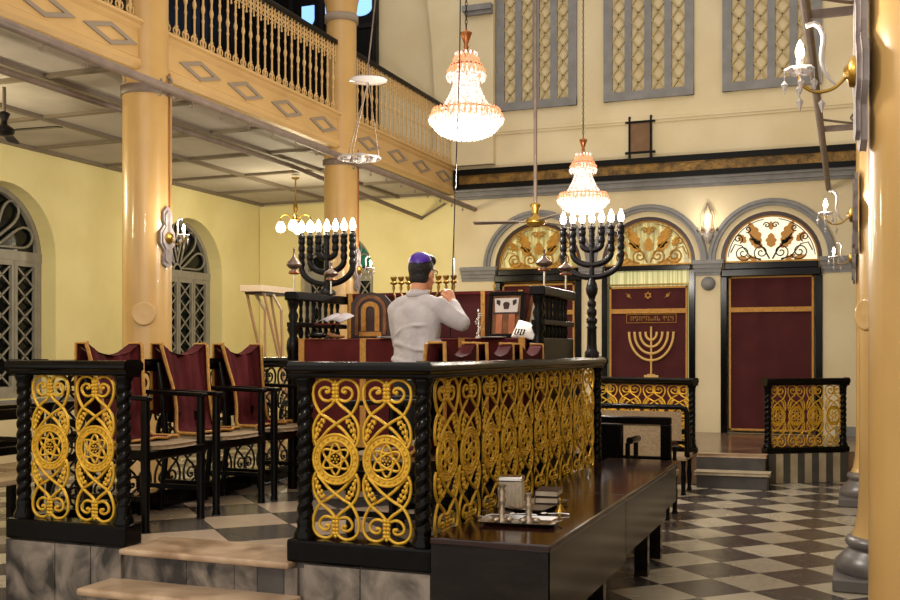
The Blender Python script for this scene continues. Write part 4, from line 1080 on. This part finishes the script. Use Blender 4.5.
# ------------------------------------------------------------ wall sconces
def sconce(label, loc, rz, lp=7):
    """local +x = away from the column, z up, origin at the board"""
    s_ = thing('wall_sconce', label, 'sconce', loc, rz, 'crystal sconces on the columns')
    P = [(0, -.27), (.05, -.24), (.05, -.16), (.035, -.12), (.09, -.05), (.09, .05), (.035, .12), (.05, .16), (.05, .24), (0, .29), (-.05, .24), (-.05, .16), (-.035, .12), (-.09, .05), (-.09, -.05), (-.035, -.12), (-.05, -.16), (-.05, -.24)]
    MB().prism(P, .0, .022, 'x').build('back_board', 'sconcewood', s_, bevel=.004)
    MB().prism([(a*.78, b*.86) for a, b in P], .022, .036, 'x').build('front_board', 'sconcewood', s_, bevel=.004)
    mb = MB(); mb.M = Matrix.Translation((.04, 0, 0)) @ Matrix.Rotation(PI/2, 4, 'Y'); mb.lathe([(.055, -.005), (.05, .012), (.03, .018), (.015, .03), (0, .032)], seg=16); mb.build('rosette', 'brass', s_)
    MB().tube(spl([(.05, 0, .0), (.10, 0, -.05), (.16, 0, -.06), (.205, 0, -.03), (.21, 0, .0)], 6), .006, 8).build('arm', 'brass', s_)
    MB().tube(spl([(.09, 0, -.045), (.12, 0, -.01), (.14, 0, .05), (.135, 0, .13), (.16, 0, .17), (.19, 0, .165)], 6), [.003+.0005*min(k, 12) for k in range(31)], 8).build('glass_curl', 'clear', s_)
    n = 24; vs = []
    mb = MB(); 
    for (r, z) in ((.012, -.002), (.034, .0), (.046, .014)):
        for k in range(n): a = 2*PI*k/n; w = 1+.1*math.cos(a*8)*(r > .04); vs.append((.21+r*w*math.cos(a), r*w*math.sin(a), z+.01))
    vs += [(x, y, z-.005) for x, y, z in vs]
    fs = []
    for q in (0, 3):
        for j in range(2):
            for k in range(n): fs.append(((q+j)*n+k, (q+j)*n+(k+1) % n, (q+j+1)*n+(k+1) % n, (q+j+1)*n+k))
    for k in range(n): fs.append((2*n+k, 2*n+(k+1) % n, 5*n+(k+1) % n, 5*n+k))
    mb.add(vs, fs, True); bo = mb.build('glass_bobeche', 'clear', s_)
    tb = MB().lathe([(.01, 0), (.012, .045)], (.21, 0, .01), 10).build('candle_tube', 'white', s_)
    MB().lathe([(.008, .055), (.0145, .07), (.015, .082), (.009, .105), (.0, .122)], (.21, 0, 0), 12).build('flame_bulb', 'bulb', tb)
    for k, (dx, dy, dz) in enumerate(((.05, 0, -.03), (-.045, .02, -.03), (0, .05, -.035), (0, -.05, -.035), (.0, 0, -.09), (-.07, 0, -.10))):
        mb = MB().tube([(.21+dx, dy, .02), (.21+dx, dy, dz+.015)], .0015, 4); mb.octa((.21+dx, dy, dz), .012, .035); mb.build('crystal_drop', 'clear', bo)
    lamp('sconce_light', (.26, 0, .12), lp, WARM, .03, s_)
    return s_
sc0 = sconce('crystal sconce with bulb on the foreground right column', (.05, 3.72, 2.535), PI+.1, 6)
sc = dup(sc0, None, (.052, 7.6, 2.53), PI, 'crystal sconce on the second right column, upper of the two farther lights')
dup(sc0, None, (.052, 11.55, 2.56), PI, 'crystal sconce on the farthest right column, lower small light')
dup(sc0, None, (-6.1+.226, 7.92-.02, 2.63), -.1, 'crystal sconce on the near left column beside the window arch')
dup(sc0, None, (-6.1+.226, 11.85-.02, 2.62), -.1, 'crystal sconce on the far left column behind the menorah')
# crystal lantern between arches
ln = thing('crystal_lantern', 'crystal wall lantern between the two right arches', 'lantern', (-1.99, BW, 3.18)); ln.scale = (1.45, 1.3, 1.5)
MB().lathe([(.0, 0), (.03, .04), (.06, .1), (.03, .14)], (0, -.07, 0), 10).build('lower_crystal', 'clear', ln)
mb = MB().tube([(0, -.01, .1), (0, -.07, .1)], .012, 6)
for k in range(6):
    a = k*PI/3; mb.tube([(.055*math.cos(a), -.07+.055*math.sin(a), .13), (.07*math.cos(a), -.07+.06*math.sin(a), .3), (0, -.07, .42)], .006, 5)
    mb.tube([(.03*math.cos(a), -.07+.03*math.sin(a), .12), (.085*math.cos(a), -.07+.06*math.sin(a), .14), (.10*math.cos(a), -.07+.06*math.sin(a), .18)], .005, 5); mb.octa((.10*math.cos(a), -.07+.06*math.sin(a), .15), .012, .03)
mb.build('cage', 'tin', ln)
MB().lathe([(.010, .16), (.018, .2), (.018, .25), (.010, .29), (.0, .31)], (0, -.07, 0), 12).build('bulb', 'bulb', ln)
lamp('lantern_light', (0, -.25, .3), 2, (1, .96, .9), .06, ln)

# ------------------------------------------------------------ polished tables at the right of the railing
def bench_table(label, y0, y1, x0=-1.885, x1=-1.30, h=.70, legs=(.15, .85), fas=.36):
    L = y1-y0; t = thing('bench_table', label, 'table', (x0, y0, 0)); W_ = x1-x0
    MB().bx(0, W_+.015, -.02, L-.004, h-.035, h).build('table_top', 'tabletop', t, bevel=.008)
    MB().bx(W_-.03, W_, 0.0, L-.005, h-fas, h-.035).build('side_panel', 'tableside', t)
    MB().bx(0.02, .05, 0.0, L-.005, h-.2, h-.035).build('rear_panel', 'tableside', t)
    for q in legs:
        for x in (.03, W_-.125):
            mb = MB(); y = L*q
            mb.prism([(-.035, h-.04), (.05, h-.04), (.045, .25), (.03, .12), (.045, .001), (-.035, .001)], x, x+.095, 'x')
            mb.build('leg', 'tableside', t, loc=(0, y, 0))
    return t
t1 = bench_table('long dark polished table nearest the camera, beside the gilded railing', 4.60, 6.37, legs=(.74,), fas=.42)
MB().bx(0, .585, .001, .03, .002, .664).build('end_panel', 'tableside', t1)
t2 = bench_table('second dark polished table, behind the nearest one', 6.38, 7.87, legs=(.62,), fas=.38)
t3 = bench_table('third dark polished table, farthest along the railing', 7.88, 8.5, x1=-1.32, legs=(.12, ), h=.70, fas=.33)
# things on the tables
TT = .701
def tray(name, label, loc, rz, w, d, m='silver'):
    t = thing(name, label, 'tray', loc, rz)
    P = lambda a, b, c: [(sx*(a-c*.0), sy*b) for sx, sy in ()]
    def rr(a, b, r):
        o = []
        for cx, cy, a0 in ((a-r, b-r, 0), (-a+r, b-r, PI/2), (-a+r, -b+r, PI), (a-r, -b+r, 1.5*PI)):
            for k in range(5): o.append((cx+r*math.cos(a0+k*PI/8), cy+r*math.sin(a0+k*PI/8)))
        return o
    rings = [(w/2, d/2, .02), (w/2-.005, d/2-.005, .018), (w/2-.03, d/2-.03, .006), (w/2-.035, d/2-.035, .004)]
    vs = []; n = 20
    for a, b, z in rings: vs += [(x, y, z) for x, y in rr(a, b, .03)]
    vs += [(x, y, z-.003) for x, y, z in vs]
    fs = []
    for q in (0, 4):
        for j in range(3):
            for k in range(n): fs.append(((q+j)*n+k, (q+j)*n+(k+1) % n, (q+j+1)*n+(k+1) % n, (q+j+1)*n+k))
        fs.append(tuple((q+3)*n+k for k in range(n)))
    for k in range(n): fs.append((k, (k+1) % n, 4*n+(k+1) % n, 4*n+k))
    MB().add(vs, fs, True).build('tray_plate', m, t)
    for sx in (-1, 1): MB().tube([(sx*(w/2-.005), -.04, .018), (sx*(w/2+.02), -.02, .022), (sx*(w/2+.02), .02, .022), (sx*(w/2-.005), .04, .018)], .004, 6).build('handle', m, t)
    return t
tray('serving_tray', 'bright silver rectangular tray at the front of the near table', (-1.60, 5.12, TT), .12, .40, .26)
tray('serving_tray', 'dark silver tray under the ivory box and the books', (-1.66, 5.68, TT), 1.5, .46, .22, 'tin')
def goblet(label, loc, h):
    g = thing('candle_holder', label, 'candle holder', loc, 0, 'silver candle holders on the tray')
    MB().lathe([(.035, 0), (.032, .012), (.018, .025), (.011, .035), (.02, .05), (.012, .062), (.018, h*.5), (.022, h*.6), (.013, h*.68), (.021, h*.8), (.012, h*.88), (.023, h*.97), (.023, h)], seg=14).build('stem', 'tin', g)
    for k in range(3):
        a = k*2*PI/3; MB().ball((.04*math.cos(a), .04*math.sin(a), .012), (.024, .018, .013), 8, 5).build('foot', 'tin', g)
goblet('ornate silver candle holder on the tray, in front of the ivory box', (-1.70, 5.13, TT+.005), .19)
goblet('shorter ornate silver candle holder at the middle of the bright tray', (-1.56, 5.15, TT+.005), .15)
ib = thing('ivory_box', 'ivory fluted box with silver top standing on the dark tray', 'box', (-1.80, 5.60, TT+.006), .15); ib.scale = (1.15, 1.1, 1.0)
MB().bx(-.06, .06, -.05, .05, 0, .16).build('body', 'ivory', ib, bevel=.008)
mb = MB()
for k in range(9): mb.tube([(-.052+k*.013, -.052, .01), (-.052+k*.013, -.052, .13)], .004, 5)
mb.build('fluting', 'ivory', ib)
MB().bx(-.063, .063, -.053, .053, .145, .178).build('silver_lid', 'silver', ib, bevel=.01)
bkp = None
for k, lab in enumerate(('lower brown book of the pile on the dark tray', 'upper brown book of the pile on the dark tray')):
    b_ = thing('book', lab, 'book', (-1.66+.01*k, 5.86, TT+.008+k*.04), .2-.12*k, 'books piled on the tray'); b_.scale = (.9, .95, 1)
    MB().bx(-.075, .075, -.1, .1, 0, .004).bx(-.075, .075, -.1, .1, .032, .036).bx(-.075, -.07, -.1, .1, 0, .036).build('cover', 'darkwood', b_)
    MB().bx(-.07, .07, -.095, .095, .004, .032).build('pages', 'ivory', b_)
bl = thing('brass_bell', 'small brass bell with a handle on the near table', 'bell', (-1.50, 5.55, TT))
MB().lathe([(.032, 0), (.03, .006), (.02, .02), (.016, .035), (.006, .042)], seg=16).build('bell_cup', 'brass', bl); MB().lathe([(.005, .04), (.008, .05), (.005, .06), (.009, .072), (.0, .08)], seg=10).build('handle', 'brass', bl)
for k, (x, y, rz, lab) in enumerate(((-1.66, 5.36, .1, 'silver spoon lying behind the tray, left one'), (-1.50, 5.44, .25, 'silver spoon lying in front of the brass bell'))):
    sp_ = thing('spoon', lab, 'spoon', (x, y, TT), rz, 'silver spoons')
    MB().ball((-.06, 0, .008), (.025, .016, .007), 12, 6).build('bowl', 'silver', sp_); MB().tube([(-.04, 0, .006), (.03, 0, .01), (.08, 0, .005)], [.003, .003, .005], 6).build('handle', 'silver', sp_)

# ------------------------------------------------------------ cane benches behind the platform
def settee(label, loc, w, rz=0, rounded=False, backh=.97, depth=.5):
    s_ = thing('cane_settee', label, 'settee', loc, rz)
    h0 = .58
    mb = MB()
    if rounded:
        R = .07; hw = w/2
        pts = [(-hw, 0, .42), (-hw, 0, backh-R), (-hw+R*.3, 0, backh-R*.3), (-hw+R, 0, backh), (hw-R, 0, backh), (hw-R*.3, 0, backh-R*.3), (hw, 0, backh-R), (hw, 0, .42)]
        mb.tube(pts, .03, 10); mb.beam((-hw, 0, h0), (hw, 0, h0), .03, .04)
    else:
        mb.bx(-w/2, w/2, -.03, .03, backh-.07, backh).bx(-w/2, -w/2+.08, -.03, .03, .42, backh-.07).bx(w/2-.1, w/2, -.03, .03, .42, backh-.07).bx(-w/2, w/2, -.03, .03, h0-.04, h0+.02)
    mb.build('back_frame', 'black', s_, bevel=.01 if not rounded else 0)
    MB().bx(-w/2+.06, w/2-.06, -.008, .008, h0, backh-.05).build('cane_back', 'cane', s_)
    MB().bx(-w/2, w/2, -.03, depth, .38, .43).build('seat', 'cane', s_, bevel=.01)
    for x in (-w/2+.04, w/2-.04):
        for y in (0, depth-.05): MB().lathe([(.03, 0.001), (.022, .05), (.03, .2), (.022, .3), (.03, .38)], (x, y, 0), 12).build('leg', 'black', s_)
        MB().tube(spl([(x, 0, .70), (x, depth*.5, .69), (x, depth, .67)], 4), .032, 10).build('armrest', 'black', s_)
        MB().lathe([(.02, .42), (.026, .5), (.018, .56), (.024, .66)], (x, depth-.06, 0), 10).build('arm_post', 'black', s_)
    return s_
settee('black framed settee with a square cane back just behind the tables', (-2.10, 9.75, 0), 1.08)
settee('cane settee with rounded black back frame in front of the dais rail', (-2.35, 11.5, 0), 1.36, 0, True)
ch = thing('side_chair', 'low black chair with rounded arms between the railing and the settees', 'chair', (-2.03, 9.05, 0))
MB().bx(-.18, .16, -.03, .03, .60, .95).build('backrest', 'black', ch, bevel=.02)
MB().bx(-.2, .22, -.03, .40, .40, .45).build('seat', 'black', ch, bevel=.01)
MB().tube([(.22, -.02, .80), (.22, .36, .79)], .032, 12).build('armrest', 'black', ch)
MB().tube([(-.22, -.02, .80), (-.22, .36, .79)], .032, 12).build('armrest', 'black', ch)
for x in (-.19, .2):
    for y in (0, .37): MB().tube([(x, y, .001), (x, y, .4), (x, y, .78)], .022, 10).build('leg', 'black', ch)
# left aisle furniture seen beyond the left railing
for k, (x, y, lab) in enumerate(((-7.05, 7.0, 'dark wooden bench at the left edge, nearer one'), (-7.6, 8.6, 'dark wooden bench in the left aisle, farther one'))):
    b_ = thing('bench', lab, 'bench', (x, y, 0), 0, None)
    MB().bx(-.25, .25, -.9, .9, .42, .47).build('seat', 'cane', b_, bevel=.01)
    MB().bx(-.28, -.24, -.9, .9, .95, 1.05).build('back_rail', 'black', b_, bevel=.01)
    MB().bx(-.28, -.24, -.9, .9, .62, .70).build('lower_rail', 'black', b_, bevel=.01)
    for yy in (-.85, 0, .85):
        MB().bx(-.29, -.23, yy-.03, yy+.03, .001, 1.05).build('leg', 'black', b_); MB().bx(.19, .25, yy-.03, yy+.03, .001, .72 if yy else .42).build('leg', 'black', b_)
        if yy: MB().bx(-.28, .27, yy-.035, yy+.035, .72, .76).build('armrest', 'black', b_, bevel=.01)
# tall stand with beige board in the aisle
sd = thing('tall_stand', 'tall stand with a beige board on slanting wooden legs behind the platform', 'stand', (-5.63, 9.26, 0))
MB().bx(-.13, .13, -.31, .31, 2.19, 2.255).build('board', 'beige', sd, bevel=.006)
MB().bx(-.10, .10, -.26, .26, 2.165, 2.19).build('under_frame', 'darkwood', sd)
for sx in (-1, 1):
    MB().beam((sx*.10, -.22, 2.17), (sx*.12, .70, .0), .022, .022).build('leg', 'legwood', sd)
    MB().beam((sx*.10, -.05, 2.17), (sx*.10, .12, 2.02), .022, .022).build('brace', 'beige', sd)
    MB().beam((sx*.10, .12, 2.04), (sx*.12, .18, .0), .022, .022).build('leg', 'legwood', sd)
    MB().beam((sx*.10, .24, 2.17), (sx*.12, .62, 1.1), .022, .02).build('strut', 'legwood', sd)
MB().beam((-.12, .35, .85), (.12, .35, .85), .02, .03).build('crossbar', 'beige', sd)

# ------------------------------------------------------------ the standing man
def remesh(o, vs=.009, sm=6):
    r = o.modifiers.new('remesh', 'REMESH'); r.mode = 'VOXEL'; r.voxel_size = vs; r.use_smooth_shade = True
    s_ = o.modifiers.new('smooth', 'SMOOTH'); s_.factor = .5; s_.iterations = sm
    return o
def cap(mb, pts, rs, seg=16, yscale=1.0):
    p = spl(pts, 5); n = len(p); R = []
    m = len(pts)
    for i in range(n):
        t = i/5; k = min(int(t), m-2); q = t-k; R.append(rs[k]*(1-q)+rs[k+1]*q)
    mb.tube(p, R, seg); mb.ball(p[0], R[0], 16, 10); mb.ball(p[-1], R[-1], 16, 10)
man = thing('person', 'man in grey shirt and purple skullcap standing at the desk with his back turned', 'person', (-2.73, 6.43, ZP), -.22)
# local: faces +y, x right. total 1.74
mb = MB()
HX, HY, HZ = .0, .055, 1.615          # head centre
mb.ball((HX, HY-.012, HZ+.02), (.076, .094, .103), 24, 18)
mb.ball((HX, HY+.025, HZ-.05), (.058, .068, .075), 20, 14)           # jaw and face
mb.ball((HX, HY+.062, HZ-.09), (.028, .026, .025), 12, 8)            # chin
mb.tube([(HX, HY+.085, HZ+.015), (HX, HY+.112, HZ-.025), (HX, HY+.092, HZ-.035)], [.010, .015, .012], 8)   # nose
mb.ball((HX, HY+.088, HZ-.06), (.026, .012, .009), 10, 6)            # mouth
mb.ball((HX, HY+.082, HZ+.028), (.05, .016, .010), 10, 6)            # brow
for sx in (-1, 1): mb.ball((sx*.077, HY-.005, HZ-.015), (.012, .022, .034), 10, 8)
cap(mb, [(0, .01, 1.40), (0, .008, 1.50), (0, .03, 1.57)], [.05, .055, .055])
cap(mb, [(0, .0, 1.30), (0, -.005, 1.15), (0, .0, 1.0), (0, 0, .9)], [.09, .09, .09, .09])
for sx in (-1, 1): cap(mb, [(sx*.05, 0, 1.38), (sx*.17, 0, 1.34)], [.045, .045])
RA = [(.18, -.01, 1.375), (.315, .06, 1.27), (.13, .22, 1.43)]; LA = [(-.165, -.01, 1.36), (-.20, .07, 1.15), (-.06, .24, 1.36)]
for A in (RA, LA):
    mb.tube([A[0], A[1]], [.05, .04], 12); mb.ball(A[1], .041, 12, 8); mb.tube([A[1], A[2]], [.040, .026], 12)
for sx in (-1, 1):
    cap(mb, [(sx*.075, 0, .9), (sx*.10, .015, .5), (sx*.11, -.01, .08)], [.07, .052, .04], 14)
    cap(mb, [(sx*.115, -.03, .05), (sx*.125, .12, .035)], [.04, .032], 12)
# hands: palm, four fingers, thumb, held near the chin
def hand(c, d, side, up=(0, 0, 1)):
    c, d = Vector(c), Vector(d).normalized(); up = Vector(up); w = d.cross(up).normalized(); nrm = w.cross(d).normalized()
    mb.tube([c-d*.02, c+d*.03, c+d*.075], [.027, .033, .032], 10)
    for k in range(4):
        o = (k-1.5)*.019; L = (.062, .075, .07, .055)[k]
        b0 = c+d*.07+w*o; b1 = b0+d*L*.45-nrm*side*.006; b2 = b1+d*L*.3+w*-.0-nrm*.02; b3 = b2+d*L*.12-nrm*.022
        mb.tube([b0, b1, b2, b3], [.0095, .009, .0085, .0075], 8); mb.ball(b3, .0075, 8, 6)
    t0 = c+d*.01-w*side*.028; t1 = t0+d*.03-w*side*.022; t2 = t1+d*.03-nrm*.01
    mb.tube([t0, t1, t2], [.013, .011, .009], 8); mb.ball(t2, .009, 8, 6)
dr = (Vector(RA[2])-Vector(RA[1])).normalized(); dl = (Vector(LA[2])-Vector(LA[1])).normalized()
hand(Vector(RA[2])+dr*.01, dr+Vector((-.1, -.1, .4)), 1); hand(Vector(LA[2])+dl*.01, dl+Vector((.1, -.1, .5)), -1)
body = remesh(mb.build('body', 'skin', man), .0062, 3)
for sx in (-1, 1):
    MB().ball((sx*.03, HY+.083, HZ+.008), (.012, .008, .008), 10, 6).build('eye', 'white', man)
mb = MB()
mb.ball((HX, HY-.022, HZ+.033), (.084, .096, .104), 24, 16)
mb.ball((HX, HY-.045, HZ-.03), (.072, .062, .065), 20, 12)
mb.ball((HX, HY+.06, HZ+.09), (.06, .045, .045), 14, 10)
mb.ball((.01, HY+.05, HZ+.085), (.062, .05, .045), 12, 8)
hair = remesh(mb.build('hair', 'hair', man), .008, 2)
# kippa: cap on top-back
mb = MB(); n = 24; mb.M = Matrix.Translation((HX+.002, HY-.032, HZ+.068)) @ Matrix.Rotation(-.25, 4, 'X').inverted()
pr = [(.078*math.sin(a), .074*math.cos(a)) for a in [1.45*k/8 for k in range(9)]][::-1]
prof = [(r+.003, z) for r, z in pr]+[(r, z-.004) for r, z in reversed(pr)]
mb.lathe([(r, z) for r, z in prof[:9]], seg=28)
kp = mb.build('skullcap', 'kippa', man)
# shirt
mb = MB()
cap(mb, [(0, -.012, 1.33), (0, -.015, 1.2), (0, -.015, 1.08), (0, -.01, .99), (0, 0, .955)], [.112, .118, .12, .125, .125], 20)
cap(mb, [(0, .0, 1.40), (0, .0, 1.45)], [.075, .07])
for sx in (-1, 1):
    cap(mb, [(sx*.045, -.012, 1.415), (sx*.12, -.015, 1.395), (sx*.175, -.01, 1.36)], [.058, .062, .064])
    cap(mb, [(sx*.09, -.015, 1.32), (sx*.085, -.015, 1.2), (sx*.085, -.015, 1.05), (sx*.09, 0, .96)], [.088, .085, .088, .095])
    cap(mb, [(sx*.12, -.01, 1.33), (sx*.11, -.01, 1.2)], [.075, .07])
for A in (RA, LA):
    cap(mb, [A[0], (Vector(A[0])+Vector(A[1]))*.5+Vector((0, 0, -.01)), A[1]], [.070, .066, .058])
    e = Vector(A[1]).lerp(Vector(A[2]), .82); cap(mb, [A[1], Vector(A[1]).lerp(e, .5)+Vector((0, 0, -.008)), e], [.056, .050, .038])
for k, (z, tilt, ph, ra) in enumerate(((1.22, .05, .3, .145), (1.14, -.04, 1.2, .15), (1.08, .05, 2.2, .152), (1.03, -.05, .8, .157), (.985, .03, 3.0, .162))):
    mb.tube([(1.16*ra*math.cos(a), -.012+.79*ra*math.sin(a), z+tilt*math.cos(a+ph)+.012*math.sin(3*a+ph)) for a in [2*PI*q/36 for q in range(36)]], .010, 8, closed=True)
shirt = remesh(mb.build('shirt', 'shirt', man), .008, 3)
o = MB().tube([(.064*math.cos(a), .0+.060*math.sin(a), 1.475+.012*math.sin(a)) for a in [2*PI*k/20 for k in range(20)]], .02, 8, closed=True).build('collar', 'shirt', man)
mb = MB().lathe([(.148, 0), (.151, .0), (.151, .035), (.148, .035)], (0, 0, .915), 28); mb.build('belt', 'black', man).scale = (1.06, .84, 1)
mb = MB()
cap(mb, [(-.07, 0, .90), (.07, 0, .90)], [.105, .105]); 
for sx in (-1, 1): cap(mb, [(sx*.08, 0, .88), (sx*.10, .015, .5), (sx*.11, -.01, .10)], [.105, .08, .062], 16)
remesh(mb.build('trousers', 'trouser', man), .012, 5)
for sx in (-1, 1):
    mb = MB(); cap(mb, [(sx*.115, -.04, .048), (sx*.12, .05, .045), (sx*.128, .15, .038)], [.047, .046, .037], 12); remesh(mb.build('shoe', 'black', man), .008, 2)
mb = MB()
for sx in (-1, 1): mb.tube([(sx*.032+.02*math.cos(a), HY+.105, HZ+.008+.016*math.sin(a)) for a in [2*PI*k/14 for k in range(14)]], .0025, 5, closed=True); mb.tube([(sx*.052, HY+.10, HZ+.012), (sx*.08, HY+.0, HZ+.005)], .0025, 5)
mb.build('glasses', 'black', man)

# added lamps, unseen, that brighten the hall behind and beside the camera
c3 = dup(c1, None, (-2.9, 3.9, 3.3), 0, 'added crystal chandelier brightening the camera side of the hall, outside the picture')
c3.location = (-2.9, 1.6, 3.9)
for x, y in ((-7.75, 9.4), (-7.75, 5.4)):
    o = dup(al, None, (x, y, 3.52), 0, 'added small brass lamp brightening the left aisle, hidden from the picture')
    o['label'] = 'added small brass lamp brightening the aisle near the gallery columns, hidden from the picture' if y > 8 else 'added small brass lamp brightening the camera end of the left aisle, hidden from the picture'
    if y > 8: o.location = (-8.3, 7.3, 3.52)
    else: o.location = (-8.3, 4.2, 3.52)
